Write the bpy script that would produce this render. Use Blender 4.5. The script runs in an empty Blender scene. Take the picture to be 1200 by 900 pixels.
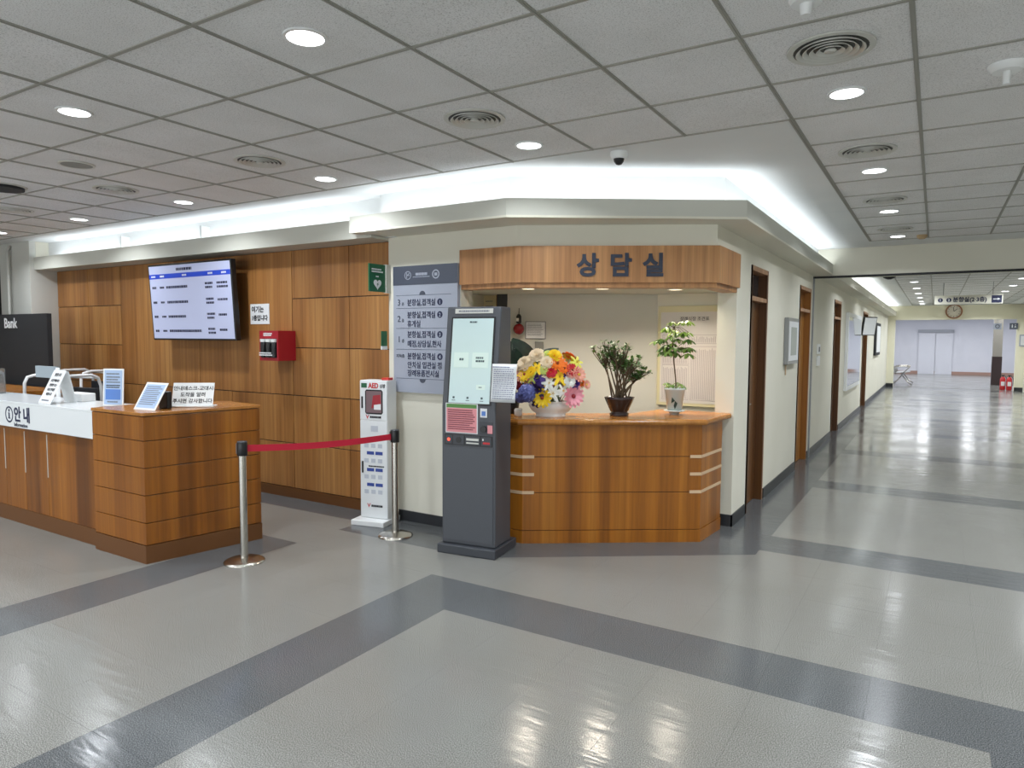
import bpy, math, random
from mathutils import Vector, Matrix
random.seed(7)
PI = math.pi
scn = bpy.context.scene
col = scn.collection

# ------------------------------------------------------------------ camera
def make_camera():
    f, yaw, pit, roll = 805.5, .5511, .0656, .0058
    F = Vector((-math.sin(yaw)*math.cos(pit), math.cos(yaw)*math.cos(pit), -math.sin(pit)))
    r = Vector((math.cos(yaw), math.sin(yaw), 0)); u = r.cross(F)
    r2 = r*math.cos(roll)+u*math.sin(roll); u2 = -r*math.sin(roll)+u*math.cos(roll)
    cd = bpy.data.cameras.new('camera'); cd.lens = 36*f/1200; cd.sensor_width = 36; cd.clip_end = 200
    c = bpy.data.objects.new('camera', cd); col.objects.link(c)
    M = Matrix((r2, u2, -F)).transposed().to_4x4(); M.translation = (0, 0, 1.6)
    c.matrix_world = M
    scn.camera = c
make_camera()

# ------------------------------------------------------------------ world, exposure
w = bpy.data.worlds.new('world'); scn.world = w; w.use_nodes = True
w.node_tree.nodes['Background'].inputs[0].default_value = (.75, .82, 1, 1)
w.node_tree.nodes['Background'].inputs[1].default_value = .15
scn.view_settings.view_transform = 'Standard'; scn.view_settings.look = 'None'
scn.view_settings.exposure = -.92; scn.view_settings.gamma = 1; scn.view_settings.use_curve_mapping = False
scn.cycles.max_bounces = 8; scn.cycles.diffuse_bounces = 5; scn.cycles.glossy_bounces = 4
scn.cycles.sample_clamp_indirect = 6; scn.cycles.caustics_reflective = False; scn.cycles.caustics_refractive = False

DOWN_W = 14.0          # watts of one round downlight
COVE_W = 4.8           # watts per metre of cove tube
H = 2.815              # ceiling height
COOL = (.90, .95, 1.0); WARM = (1, .80, .55)

def area(name, loc, sx, sy, watts, color, rot=(0, 0, 0), shape='RECTANGLE', parent=None, spread=None):
    l = bpy.data.lights.new(name, 'AREA'); l.shape = shape; l.size = sx
    if shape in ('RECTANGLE', 'ELLIPSE'): l.size_y = sy
    l.energy = watts; l.color = color
    if spread: l.spread = spread
    o = bpy.data.objects.new(name, l); o.location = loc; o.rotation_euler = rot; col.objects.link(o)
    if parent: o.parent = parent
    return o
# cove tubes lying in the troughs, shining up (the lit ledges above the wood wall and the consultation corner)
def cove(x0, y0, x1, y1, z=2.53, w=COVE_W):
    L = math.hypot(x1-x0, y1-y0)
    area('cove_lamp', ((x0+x1)/2, (y0+y1)/2, z), L, .09, w*L, (.88, .94, 1), (PI, 0, math.atan2(y1-y0, x1-x0)))
cove(-9.7, 4.47, -4.3, 4.47, w=4.6)
cove(-4.12, 4.36, -2.70, 4.36)
cove(-2.70, 4.36, -1.30, 5.235)
cove(-1.29, 5.24, -1.29, 10.0)
cove(-1.29, 10.7, -1.29, 27.2, w=7)
# added fill lamp behind the viewer, unseen, lifting walls and ceiling
area('daylight', (-2.5, -6.95, 1.35), 17, 2.3, 700, (.93, .97, 1), (PI/2, 0, 0))
# lamp rows of the room at the corridor's end, plus added broad fill
for px in (-.3, 1.3):
    for py in (30.5, 35.5):
        area('far_room_lamp', (px, py, 2.66), .4, 4.2, 60, (.95, .97, 1))
        area('far_room_panel', (px*2.4-.6, py, 2.66), 1.4, 4.2, 115, (.95, .97, 1))  # wide fill added to brighten the far walls

# ------------------------------------------------------------------ materials
def srgb(r, g, b):
    f = lambda c: (c/255)/12.92 if c/255 <= .04045 else ((c/255+.055)/1.055)**2.4
    return (f(r), f(g), f(b), 1)
MATS = {}
def mat(name, c, rough=.5, metal=0, emit=0, spec=.5, alpha=1, trans=0, coat=0):
    if name in MATS: return MATS[name]
    m = bpy.data.materials.new(name); m.use_nodes = True
    b = m.node_tree.nodes['Principled BSDF']
    b.inputs['Base Color'].default_value = srgb(*c); b.inputs['Roughness'].default_value = rough
    b.inputs['Metallic'].default_value = metal; b.inputs['Specular IOR Level'].default_value = spec
    if emit:
        b.inputs['Emission Color'].default_value = srgb(*c); b.inputs['Emission Strength'].default_value = emit
    if trans: b.inputs['Transmission Weight'].default_value = trans; b.inputs['IOR'].default_value = 1.45
    if coat: b.inputs['Coat Weight'].default_value = coat
    b.inputs['Alpha'].default_value = alpha
    MATS[name] = m
    return m
def nodes(m):
    nt = m.node_tree
    return nt, nt.nodes, nt.links, nt.nodes['Principled BSDF']
def noise_node(nt, scale, detail, mapscale=None, coord='Object', rnd=False):
    tc = nt.nodes.new('ShaderNodeTexCoord'); out = tc.outputs[coord]
    if mapscale:
        mp = nt.nodes.new('ShaderNodeMapping'); mp.inputs['Scale'].default_value = mapscale
        nt.links.new(out, mp.inputs['Vector']); out = mp.outputs[0]
    if rnd:
        oi = nt.nodes.new('ShaderNodeObjectInfo'); ma = nt.nodes.new('ShaderNodeMath'); ma.operation = 'MULTIPLY'; ma.inputs[1].default_value = 37.
        nt.links.new(oi.outputs['Random'], ma.inputs[0])
        va = nt.nodes.new('ShaderNodeVectorMath'); va.operation = 'ADD'
        nt.links.new(out, va.inputs[0]); nt.links.new(ma.outputs[0], va.inputs[1]); out = va.outputs[0]
    n = nt.nodes.new('ShaderNodeTexNoise'); n.inputs['Scale'].default_value = scale; n.inputs['Detail'].default_value = detail
    nt.links.new(out, n.inputs['Vector'])
    return n
def ramp(nt, src, stops):
    r = nt.nodes.new('ShaderNodeValToRGB'); e = r.color_ramp.elements
    while len(e) < len(stops): e.new(.5)
    for k, (p, c) in enumerate(stops): e[k].position = p; e[k].color = c
    nt.links.new(src, r.inputs[0]); return r
def mix(nt, a, b, fac, mode='MIX'):
    m = nt.nodes.new('ShaderNodeMix'); m.data_type = 'RGBA'; m.blend_type = mode
    for s, v in ((0, fac), (6, a), (7, b)):
        if hasattr(v, 'node'): nt.links.new(v, m.inputs[s])
        else: m.inputs[s].default_value = v
    return m.outputs[2]
def wood(name, dark, mid, light, rough=.35, band=5.0, rnd=True, fine=.35, coat=0.0):
    m = mat(name, mid, rough); nt, N, L, b = nodes(m)
    n1 = noise_node(nt, 1, 2, (band, band, .12), rnd=rnd); n2 = noise_node(nt, 1, 4, (38, 38, .8), rnd=rnd)
    n3 = noise_node(nt, 1, 2, (170, 170, 5))
    r1 = ramp(nt, n1.outputs[0], [(.30, srgb(*dark)), (.50, srgb(*mid)), (.72, srgb(*light))])
    r2 = ramp(nt, n2.outputs[0], [(.3, (.62, .58, .52, 1)), (.7, (1.12, 1.12, 1.1, 1))])
    c = mix(nt, r1.outputs[0], r2.outputs[0], fine+.35, 'MULTIPLY')
    r3 = ramp(nt, n3.outputs[0], [(.35, (.8, .78, .75, 1)), (.6, (1, 1, 1, 1))])
    c = mix(nt, c, r3.outputs[0], fine, 'MULTIPLY')
    L.new(c, b.inputs['Base Color'])
    if coat: b.inputs['Coat Weight'].default_value = coat
    return m
def plaster(name, c, c2, rough=.75, bump=.02):
    m = mat(name, c, rough, spec=.3); nt, N, L, b = nodes(m)
    n = noise_node(nt, 1.3, 3); r = ramp(nt, n.outputs[0], [(.3, srgb(*c)), (.75, srgb(*c2))])
    L.new(r.outputs[0], b.inputs['Base Color'])
    n2 = noise_node(nt, 160, 2); bp = N.new('ShaderNodeBump'); bp.inputs['Strength'].default_value = bump
    L.new(n2.outputs[0], bp.inputs['Height']); L.new(bp.outputs[0], b.inputs['Normal'])
    return m
def terrazzo(name, base, dk, lt, rough):
    m = mat(name, base, rough, spec=.32); nt, N, L, b = nodes(m)
    n1 = noise_node(nt, 230, 2); n2 = noise_node(nt, 1.6, 4); n3 = noise_node(nt, 420, 1)
    r1 = ramp(nt, n1.outputs[0], [(.36, srgb(*dk)), (.5, srgb(*base)), (.64, srgb(*lt))])
    r3 = ramp(nt, n3.outputs[0], [(.4, (.86, .86, .86, 1)), (.6, (1.06, 1.06, 1.06, 1))])
    c = mix(nt, r1.outputs[0], r3.outputs[0], .7, 'MULTIPLY')
    r2 = ramp(nt, n2.outputs[0], [(.3, (.90, .89, .87, 1)), (.7, (1.04, 1.04, 1.05, 1))])
    c = mix(nt, c, r2.outputs[0], .8, 'MULTIPLY')
    L.new(c, b.inputs['Base Color'])
    rr = ramp(nt, n2.outputs[0], [(.3, (rough+.08,)*3+(1,)), (.7, (rough-.04,)*3+(1,))])
    L.new(rr.outputs[0], b.inputs['Roughness'])
    nb = noise_node(nt, 1, 2, (3.5, 16, 1)); bp = N.new('ShaderNodeBump'); bp.inputs['Strength'].default_value = .10; bp.inputs['Distance'].default_value = .02
    L.new(nb.outputs[0], bp.inputs['Height']); L.new(bp.outputs[0], b.inputs['Normal'])
    return m
def acoustic(name):
    m = mat(name, (232, 232, 232), .9, spec=.15); nt, N, L, b = nodes(m)
    n1 = noise_node(nt, 190, 2, rnd=True); n2 = noise_node(nt, 2.5, 2, rnd=True)
    r1 = ramp(nt, n1.outputs[0], [(.33, srgb(196, 196, 196)), (.45, srgb(231, 231, 232)), (.7, srgb(238, 238, 239))])
    r2 = ramp(nt, n2.outputs[0], [(.3, (.93, .93, .92, 1)), (.7, (1.02, 1.02, 1.02, 1))])
    L.new(mix(nt, r1.outputs[0], r2.outputs[0], 1., 'MULTIPLY'), b.inputs['Base Color'])
    bp = N.new('ShaderNodeBump'); bp.inputs['Strength'].default_value = .25; bp.inputs['Distance'].default_value = .004
    L.new(n1.outputs[0], bp.inputs['Height']); L.new(bp.outputs[0], b.inputs['Normal'])
    return m
def leafmat(name, a, b_):
    m = mat(name, a, .42); nt, N, L, b = nodes(m)
    n = noise_node(nt, 14, 2); r = ramp(nt, n.outputs[0], [(.35, srgb(*a)), (.7, srgb(*b_))])
    L.new(r.outputs[0], b.inputs['Base Color']); return m

M_PANEL = wood('panel_wood', (140, 92, 48), (166, 114, 62), (184, 134, 78), .42, 4.0)
M_DESK = wood('desk_wood', (104, 58, 14), (142, 84, 22), (168, 106, 34), .28, 6.0, rnd=False)
M_DESKTOP = wood('desk_top_wood', (148, 94, 38), (168, 110, 48), (182, 124, 60), .25, 3.0, rnd=False, fine=.2)
M_CTR = wood('counter_wood', (132, 78, 22), (160, 98, 28), (178, 116, 42), .3, 7.0, rnd=False)
M_SIGNW = wood('sign_wood', (160, 110, 66), (186, 134, 86), (204, 154, 104), .4, 6.0, rnd=False)
M_DOORSHADE = wood('door_wood', (82, 50, 20), (100, 63, 27), (116, 76, 34), .35, 8.0, fine=.2)  # door wood with shade put into its colour
M_DOORLIT = wood('door_wood_light', (140, 90, 34), (168, 112, 46), (186, 130, 60), .35, 8.0, fine=.2)  # same door wood coloured as if brightly lit
M_FRAMEW = wood('door_frame_wood', (150, 108, 76), (172, 128, 94), (186, 146, 112), .4, 8.0, fine=.2)
M_CREAM = plaster('cream_paint', (226, 223, 209), (219, 216, 201))
M_WHITEP = plaster('white_paint', (226, 228, 228), (218, 221, 222))
M_GREYP = plaster('grey_paint', (206, 206, 200), (198, 199, 192))
M_LEDGE = plaster('ledge_paint', (204, 204, 194), (196, 196, 186))
M_YELLOWP = plaster('yellow_cream_paint', (238, 234, 212), (232, 228, 204))
M_FARW = plaster('far_white_paint', (230, 231, 238), (223, 225, 233))
M_TILE_L = terrazzo('light_floor_tile', (126, 126, 121), (88, 88, 85), (166, 166, 161), .145)
M_TILE_D = terrazzo('dark_floor_tile', (88, 91, 93), (54, 56, 58), (128, 131, 133), .14)
M_JOINT = mat('tile_joint', (84, 84, 82), .8)
M_ACOU = acoustic('acoustic_tile')
M_GRID = mat('grid_metal', (158, 157, 149), .55, .0)
M_BASE = mat('baseboard_black', (42, 44, 48), .4)
M_BLACK = mat('black_plastic', (24, 24, 26), .35)
M_BLACKM = mat('black_matte', (34, 35, 39), .7)
M_CHAR = mat('charcoal_metal', (78, 81, 87), .42, .1)
M_CHAR2 = mat('charcoal_dark', (62, 65, 71), .42, .1)
M_CHROME = mat('brushed_steel', (196, 192, 184), .22, 1)
M_STEEL = mat('grey_steel', (150, 152, 154), .35, .8)
M_WHITE = mat('white_plastic', (232, 234, 234), .35)
M_WHITEG = mat('white_gloss', (226, 230, 232), .16)
M_PAPER = mat('white_paper', (228, 230, 232), .6)
M_BLUEP = mat('blue_paper', (168, 192, 224), .5)
M_BLUEB = mat('blue_box_print', (86, 128, 200), .5)
M_INK = mat('black_ink', (28, 30, 36), .6)
M_INKG = mat('grey_ink', (120, 124, 134), .6)
M_NAVY = mat('navy_print', (34, 40, 72), .45)
M_NAVYS = mat('navy_letters', (46, 54, 72), .45)
M_SLATE = mat('sign_slate', (72, 78, 92), .45)
M_SIGNG = mat('sign_grey', (160, 166, 180), .45)
M_RED = mat('red_print', (196, 44, 50), .45)
M_REDBOX = mat('red_enamel', (158, 24, 40), .35)
M_BELT = mat('red_belt', (190, 22, 52), .6)
M_GREEN = mat('green_sign', (18, 92, 58), .4)
M_PINK = mat('pink_paper', (226, 150, 156), .6)
M_GREENP = mat('green_print', (92, 140, 74), .6)
M_BEIGE = mat('beige_inlay', (206, 176, 142), .4)
M_GOLD = mat('gold_frame', (170, 130, 62), .35, .6)
M_GLASS = mat('dark_glass', (38, 36, 38), .06)
M_ACRYL = mat('clear_acrylic', (235, 240, 242), .05, trans=.9, alpha=.55)
M_SKIRT = mat('kick_wood', (100, 62, 28), .45)
M_LAMP = mat('lamp_diffuser', (250, 252, 255), .5, emit=12)
M_LAMPW = mat('warm_lamp_diffuser', (255, 236, 200), .5, emit=4)
M_TVON = mat('tv_picture', (176, 182, 210), .3, emit=.42)
M_TVBLUE = mat('tv_blue_bar', (36, 66, 178), .3, emit=.6)
M_TVTXT = mat('tv_text', (30, 34, 70), .4)
M_LED = mat('red_led', (255, 70, 50), .3, emit=5)
M_SILVER = mat('silver_ring', (206, 206, 200), .4, .3)
M_VENTD = mat('vent_shadow_metal', (84, 84, 80), .6)
M_MIRROR = mat('mirror_glass', (226, 232, 236), .05, 1)
M_SOIL = mat('soil', (52, 40, 30), .9)
M_BARK = mat('bark', (92, 76, 56), .8)
M_POTB = mat('brown_glaze', (46, 34, 32), .18)
M_POTW = mat('celadon_glaze', (206, 216, 214), .2)
M_VASE = mat('white_glaze', (232, 232, 230), .15)
M_LEAF1 = leafmat('jade_leaf', (46, 84, 40), (104, 140, 70))
M_LEAF2 = leafmat('umbrella_leaf', (58, 96, 42), (128, 160, 70))
M_LEAF2L = leafmat('young_umbrella_leaf', (126, 164, 58), (176, 204, 98))
M_LEAF3 = leafmat('dark_big_leaf', (20, 40, 30), (38, 62, 44))
M_LEAF4 = leafmat('bouquet_leaf', (44, 72, 40), (90, 120, 60))

def kiosk_screen_mat():
    m = mat('kiosk_picture', (170, 190, 190), .25, emit=.62); nt, N, L, b = nodes(m)
    tc = N.new('ShaderNodeTexCoord'); sp = N.new('ShaderNodeSeparateXYZ'); L.new(tc.outputs['Object'], sp.inputs[0])
    mr = N.new('ShaderNodeMapRange'); mr.inputs[1].default_value = 1.1; mr.inputs[2].default_value = 1.8; L.new(sp.outputs[2], mr.inputs[0])
    r = ramp(nt, mr.outputs[0], [(0, srgb(190, 208, 214)), (.5, srgb(206, 222, 212)), (1, srgb(178, 196, 200))])
    L.new(r.outputs[0], b.inputs['Emission Color']); return m
M_KSCR = kiosk_screen_mat()
M_KBTN = mat('screen_button', (196, 214, 206), .3, emit=.5)

# ------------------------------------------------------------------ mesh builder
class MB:
    def __init__(s, M=None): s.v = []; s.f = []; s.mi = []; s.sm = []; s.mats = []; s.cur = 0; s.M = M
    def use(s, m):
        if m not in s.mats: s.mats.append(m)
        s.cur = s.mats.index(m); return s
    def add(s, vs, fs, smooth=False, M=None):
        o = len(s.v)
        for p in vs:
            p = Vector(p)
            if M: p = M @ p
            if s.M: p = s.M @ p
            s.v.append(tuple(p))
        for f in fs: s.f.append(tuple(i+o for i in f)); s.mi.append(s.cur); s.sm.append(smooth)
        return s
    def box(s, x0, x1, y0, y1, z0, z1, M=None):
        vs = [(x, y, z) for z in (z0, z1) for y in (y0, y1) for x in (x0, x1)]
        return s.add(vs, [(0, 2, 3, 1), (4, 5, 7, 6), (0, 1, 5, 4), (2, 6, 7, 3), (0, 4, 6, 2), (1, 3, 7, 5)], M=M)
    def prism(s, poly, z0, z1, M=None):
        n = len(poly)
        a = sum(poly[i][0]*poly[(i+1) % n][1]-poly[(i+1) % n][0]*poly[i][1] for i in range(n))
        if a < 0: poly = poly[::-1]
        vs = [(p[0], p[1], z0) for p in poly]+[(p[0], p[1], z1) for p in poly]
        fs = [tuple(range(n-1, -1, -1)), tuple(range(n, 2*n))]+[(i, (i+1) % n, n+(i+1) % n, n+i) for i in range(n)]
        return s.add(vs, fs, M=M)
    def lathe(s, prof, n=24, M=None, sx=1, sy=1, cx=0, cy=0, cap=True):
        vs = []; fs = []
        for r, z in prof:
            for k in range(n):
                a = 2*PI*k/n; vs.append((cx+r*sx*math.cos(a), cy+r*sy*math.sin(a), z))
        for i in range(len(prof)-1):
            for k in range(n):
                fs.append((i*n+k, i*n+(k+1) % n, (i+1)*n+(k+1) % n, (i+1)*n+k))
        s.add(vs, fs, True, M)
        if cap:
            o = len(vs)
            s.add(vs[:n], [tuple(range(n-1, -1, -1))], False, M); s.add(vs[-n:], [tuple(range(n))], False, M)
        return s
    def tube(s, pts, r, n=8, M=None, r1=None):
        pts = [Vector(p) for p in pts]; vs = []; fs = []
        up = None
        for i, p in enumerate(pts):
            d = (pts[min(i+1, len(pts)-1)]-pts[max(i-1, 0)]).normalized()
            if up is None: up = Vector((0, 0, 1)) if abs(d.z) < .9 else Vector((1, 0, 0))
            a = d.cross(up).normalized(); b = a.cross(d).normalized(); up = b
            rr = r if r1 is None else r+(r1-r)*i/(len(pts)-1)
            for k in range(n):
                t = 2*PI*k/n; vs.append(p+a*rr*math.cos(t)+b*rr*math.sin(t))
        for i in range(len(pts)-1):
            for k in range(n): fs.append((i*n+k, i*n+(k+1) % n, (i+1)*n+(k+1) % n, (i+1)*n+k))
        fs.append(tuple(range(n-1, -1, -1))); fs.append(tuple(range((len(pts)-1)*n, len(pts)*n)))
        return s.add(vs, fs, True, M)
    def ball(s, c, r, n=12, sz=1, M=None):
        prof = [(max(1e-4, r*math.sin(PI*i/8)), c[2]-r*sz*math.cos(PI*i/8)) for i in range(9)]
        return s.lathe(prof, n, M, cx=c[0], cy=c[1], cap=False)
    def quad(s, pts, M=None): return s.add(pts, [(0, 1, 2, 3)], M=M)
    def build(s, name, parent=None, M=None, bevel=0, m=None):
        me = bpy.data.meshes.new(name); me.from_pydata(s.v, [], s.f)
        for q in (s.mats or [m]): me.materials.append(q)
        me.polygons.foreach_set('material_index', s.mi); me.polygons.foreach_set('use_smooth', s.sm); me.update()
        o = bpy.data.objects.new(name, me); col.objects.link(o)
        if parent: o.parent = parent
        if M: o.matrix_local = M
        if bevel:
            b = o.modifiers.new('bevel', 'BEVEL'); b.width = bevel; b.segments = 2; b.limit_method = 'ANGLE'; b.angle_limit = .7
        return o
def bxo(name, parent, m, *a, M=None, bevel=0):
    return MB(M).use(m).box(*a).build(name, parent, bevel=bevel)
def tag(o, label, cat, group=None, kind=None):
    o['label'] = label; o['category'] = cat
    if group: o['group'] = group
    if kind: o['kind'] = kind
    return o
def thing(name, label, cat, loc=(0, 0, 0), rz=0, group=None, kind=None):
    o = bpy.data.objects.new(name, None); col.objects.link(o); o.location = loc; o.rotation_euler = (0, 0, rz)
    o.empty_display_size = .1
    return tag(o, label, cat, group, kind)
def struct(o, label, cat): return tag(o, label, cat, kind='structure')
def FR(o, u, v):
    u = Vector(u).normalized(); v = Vector(v); v = (v-u*v.dot(u)).normalized(); n = u.cross(v)
    M = Matrix((u, v, n)).transposed().to_4x4(); M.translation = o; return M
TEXTS = []
def text(s, size, M, m, parent, x=0, y=0, bold=0, align='LEFT', name='lettering', sx=1.0, depth=.0008):
    cu = bpy.data.curves.new(name, 'FONT'); cu.body = s; cu.size = size; cu.align_x = align; cu.offset = bold*size; cu.extrude = depth
    cu.resolution_u = 3
    o = bpy.data.objects.new(name, cu); col.objects.link(o)
    TEXTS.append((o, M @ Matrix.Translation((x, y, .0012)) @ Matrix.Diagonal((sx, 1, 1, 1)), m, parent, name))
def flush_texts():
    bpy.context.view_layer.update()
    dg = bpy.context.evaluated_depsgraph_get(); done = []
    for o, M, m, parent, name in TEXTS:
        me = bpy.data.meshes.new_from_object(o.evaluated_get(dg)); done.append((o, me, M, m, parent, name))
    groups = {}
    for o, me, M, m, parent, name in done:
        me.transform(M); me.materials.clear(); me.materials.append(m)
        col.objects.unlink(o); bpy.data.objects.remove(o)
        groups.setdefault((parent.name, name, m.name), []).append((me, parent, m))
    for (pn, name, mn), lst in groups.items():      # one lettering mesh per colour on each sign
        vs = []; fs = []
        for me, parent, m in lst:
            k = len(vs); vs += [tuple(v.co) for v in me.vertices]; fs += [tuple(i+k for i in p.vertices) for p in me.polygons]
        nm = bpy.data.meshes.new(name); nm.from_pydata(vs, [], fs); nm.materials.append(lst[0][2])
        q = bpy.data.objects.new(name, nm); col.objects.link(q); q.parent = lst[0][1]
def dashes(mb, M, x0, x1, ys, h, seed=1, wmin=.3, wmax=.9, gap=.25, z=.0012, fill=.8):
    rr = random.Random(seed)
    for y in ys:
        x = x0; end = x0+(x1-x0)*(rr.uniform(fill, 1))
        while x < end:
            wd = h*rr.uniform(wmin, wmax)*1.6
            mb.box(x, min(x+wd, end), y-h/2, y+h/2, 0, z, M=M); x += wd+h*gap
    return mb
def arc_pts(c, r, a0, a1, n): return [(c[0]+r*math.cos(a0+(a1-a0)*i/n), c[1]+r*math.sin(a0+(a1-a0)*i/n)) for i in range(n+1)]
def disc(mb, M, cx, cy, r, z0, z1, n=24): return mb.prism(arc_pts((cx, cy), r, 0, 2*PI*(n-1)/n, n-1), z0, z1, M=M)
def ring(mb, M, cx, cy, r0, r1, z0, z1, n=28):
    vs = []; fs = []
    for k in range(n):
        a = 2*PI*k/n; c, s_ = math.cos(a), math.sin(a)
        vs += [(cx+r0*c, cy+r0*s_, z0), (cx+r1*c, cy+r1*s_, z0), (cx+r1*c, cy+r1*s_, z1), (cx+r0*c, cy+r0*s_, z1)]
    for k in range(n):
        i, j = 4*k, 4*((k+1) % n)
        for q in range(4): fs.append((i+q, j+q, j+(q+1) % 4, i+(q+1) % 4))
    return mb.add(vs, fs, M=M)

# ------------------------------------------------------------------ floor
T = .443; GX = -.2; GY = 3.62
def clip(poly, a, b, c):           # keep a*x+b*y+c >= 0
    out = []
    for i in range(len(poly)):
        p, q = poly[i], poly[(i+1) % len(poly)]
        dp = a*p[0]+b*p[1]+c; dq = a*q[0]+b*q[1]+c
        if dp >= 0: out.append(p)
        if (dp >= 0) != (dq >= 0):
            t = dp/(dp-dq); out.append((p[0]+(q[0]-p[0])*t, p[1]+(q[1]-p[1])*t))
    return out
DA = .97; DB = -1.40; DC = -(DA*-2.51+DB*4.27)     # border edge parallel to the counter; >0 on the lobby side
def dark(x, y):
    if y > 10.3: return x < -1.03 or (y-10.708) % (6*T) < T
    if x < -1.086 and y > 5.3: return True
    if -2.81 < x < -1.086 and y > 4.063 and DA*x+DB*y+DC < 0: return True
    if -4.19 < x <= -2.81 and y > 4.063: return True
    if x < -4.19 and y > 4.34: return True
    if -4.63 < x < -4.187 and y < 3.62: return True
    if -2.86 < x < .686 and -1.7 < y < 3.62 and not (-2.415 < x < .243 and -1.25 < y < 3.177): return True
    if x > -1.086 and (5.39 < y < 5.837 or 8.048 < y < 8.495): return True
    return False
def inside(x, y):
    if x < -1.65 and y > 6.9: return True
    if x < -4.3 and y > 4.85: return True
    return False
floor = thing('floor', 'polished speckled light and dark grey tiled floor of the lobby and corridor', 'floor', kind='structure')
MB().use(M_JOINT).box(-13, 8, -7.2, 42, -.14, -.004).build('subfloor', floor)
cells = []
i0, i1 = int((-12.6-GX)/T), int((7-GX)/T)+1
for i in range(i0, i1):
    for j in range(-24, 54):
        x0 = GX+i*T; y0 = GY+j*T; cx, cy = x0+T/2, y0+T/2
        if y0 > 27.3 or inside(cx, cy) or (cy > 10.3 and cx > 2.7): continue
        e = .00035; sq = [(x0+e, y0+e), (x0+T-e, y0+e), (x0+T-e, y0+T-e), (x0+e, y0+T-e)]
        polys = [sq]
        if -2.81 < cx < -1.086 and 4.0 < cy < 5.6: polys = [clip(sq, DA, DB, DC-e), clip(sq, -DA, -DB, -DC-e)]
        elif cx < -4.19 and 4.06 < cy < 4.51: polys = [clip(sq, 0, 1, -4.34-e), clip(sq, 0, -1, 4.34-e)]
        elif cx < 0 and 5.2 < cy < 5.5 and cx > -1.6: polys = [sq]
        for p in polys:
            if len(p) < 3: continue
            mx = sum(q[0] for q in p)/len(p); my = sum(q[1] for q in p)/len(p)
            F = Vector((-.5224, .8490)); dd = Vector((mx, my)); dep = dd.dot(F)
            off = abs(dd.dot(Vector((.849, .5224))))
            vis = dep > .8 and off < dep*.76+.2 and (1.6/dep)*805 < 520
            cells.append(((0 if vis else 1), dep if vis else 99, p, dark(mx, my)))
cells.sort(key=lambda c: (c[0], c[1]))
ST = {True: MB().use(M_TILE_D), False: MB().use(M_TILE_L)}; n = 0
for vis, dep, p, dk in cells:
    if vis == 0 and n < 295:
        MB().use(M_TILE_D if dk else M_TILE_L).prism(p, -.004, 0).build('floor_tile', floor); n += 1
    else: ST[dk].prism(p, -.004, 0)
for dk in (True, False):
    o = ST[dk].build('floor_tile', floor); o['kind'] = 'stuff'
o = MB().use(M_TILE_L).box(-4, 5, 27.7, 41, -.004, 0).build('far_floor', floor)

# ------------------------------------------------------------------ ceiling
ceil = thing('ceiling', 'suspended ceiling of speckled acoustic tiles with a smooth painted border', 'ceiling', kind='structure')
MB().use(M_WHITEP).box(-13, 8, 4.1, 9.51, H, H+.02).box(-13, 8, 9.5, 10.12, H, H+.02).build('plaster_border', ceil)
MB().use(M_WHITEP).box(-2, 8, 10.1, 27.6, H+.03, H+.05).box(-13, 8, -7.2, 4.12, H+.03, H+.05).build('ceiling_slab', ceil)
me0 = MB().use(M_ACOU).box(-.291, .291, -.291, .291, 0, .012)
tile_src = me0.build('ceiling_tile', ceil); tile_src.location = (-.42, 2.0, H+.001)
tiles = []
for i in range(-18, 11):
    for j in range(-14, 40):
        cx = -.42+.6*i; cy = 2.0+.6*j
        if cy < 4.0 or (4.0 < cy < 9.5 and cx > -.72): pass
        elif 11.0 < cy < 27.2 and -.72 < cx < 1.8: pass
        else: continue
        if (i, j) == (0, 0) or cy < -6.5: continue
        dep = -.5224*cx+.849*cy; off = abs(.849*cx+.5224*cy)
        vis = dep > .6 and off < dep*.8+.4 and (1.2/dep)*805 < 600
        tiles.append((0 if vis else 1, dep if vis else 99+dep, cx, cy))
tiles.sort(); mb = MB().use(M_ACOU); n = 0
# a thin raised plaster field above the corridor border replaces tiles there
for vis, dep, cx, cy in tiles:
    if vis == 0 and n < 290:
        o = tile_src.copy(); col.objects.link(o); o.location = (cx, cy, H+.001); n += 1
    else: mb.box(cx-.291, cx+.291, cy-.291, cy+.291, H+.001, H+.013)
mb.build('ceiling_tile', ceil)['kind'] = 'stuff'
# the plaster border must not cover the corridor tiles
for o in list(ceil.children):
    if o.name.startswith('plaster_border'):
        col.objects.unlink(o); bpy.data.objects.remove(o)
MB().use(M_WHITEP).box(-12, -.735, 4.105, 10.12, H, H+.02).box(-.735, 8, 9.515, 10.12, H, H+.02).build('plaster_border', ceil)
MB().use(M_WHITEP).box(-1.44, -.735, 10.4, 27.6, H, H+.02).box(-.735, 2.5, 10.4, 10.99, H, H+.02).box(1.99, 2.5, 10.4, 27.6, H, H+.02).box(-.735, 2.5, 27.195, 27.6, H, H+.02).build('plaster_border', ceil)
gw = .0095
def bar_x(x, y0, y1): MB().use(M_GRID).box(x-gw, x+gw, y0, y1, H-.004, H+.006).box(x-.003, x+.003, y0, y1, H-.008, H).build('grid_bar', ceil)
def bar_y(y, x0, x1): MB().use(M_GRID).box(x0, x1, y-gw, y+gw, H-.0035, H+.0055).build('grid_bar', ceil)
for i in range(-19, 12):
    x = -.12+.6*i
    if x > -.75: bar_x(x, -6.4, 9.5)
    else: bar_x(x, -6.4, 4.1)
for j in range(-14, 14):
    y = 1.7+.6*j
    if y < 4.11: bar_y(y, -11.4, 6.4)
    elif y < 9.6: bar_y(y, -.73, 6.4)
bar_x(-.73, 4.1, 9.5)
mb = MB().use(M_GRID)
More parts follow.
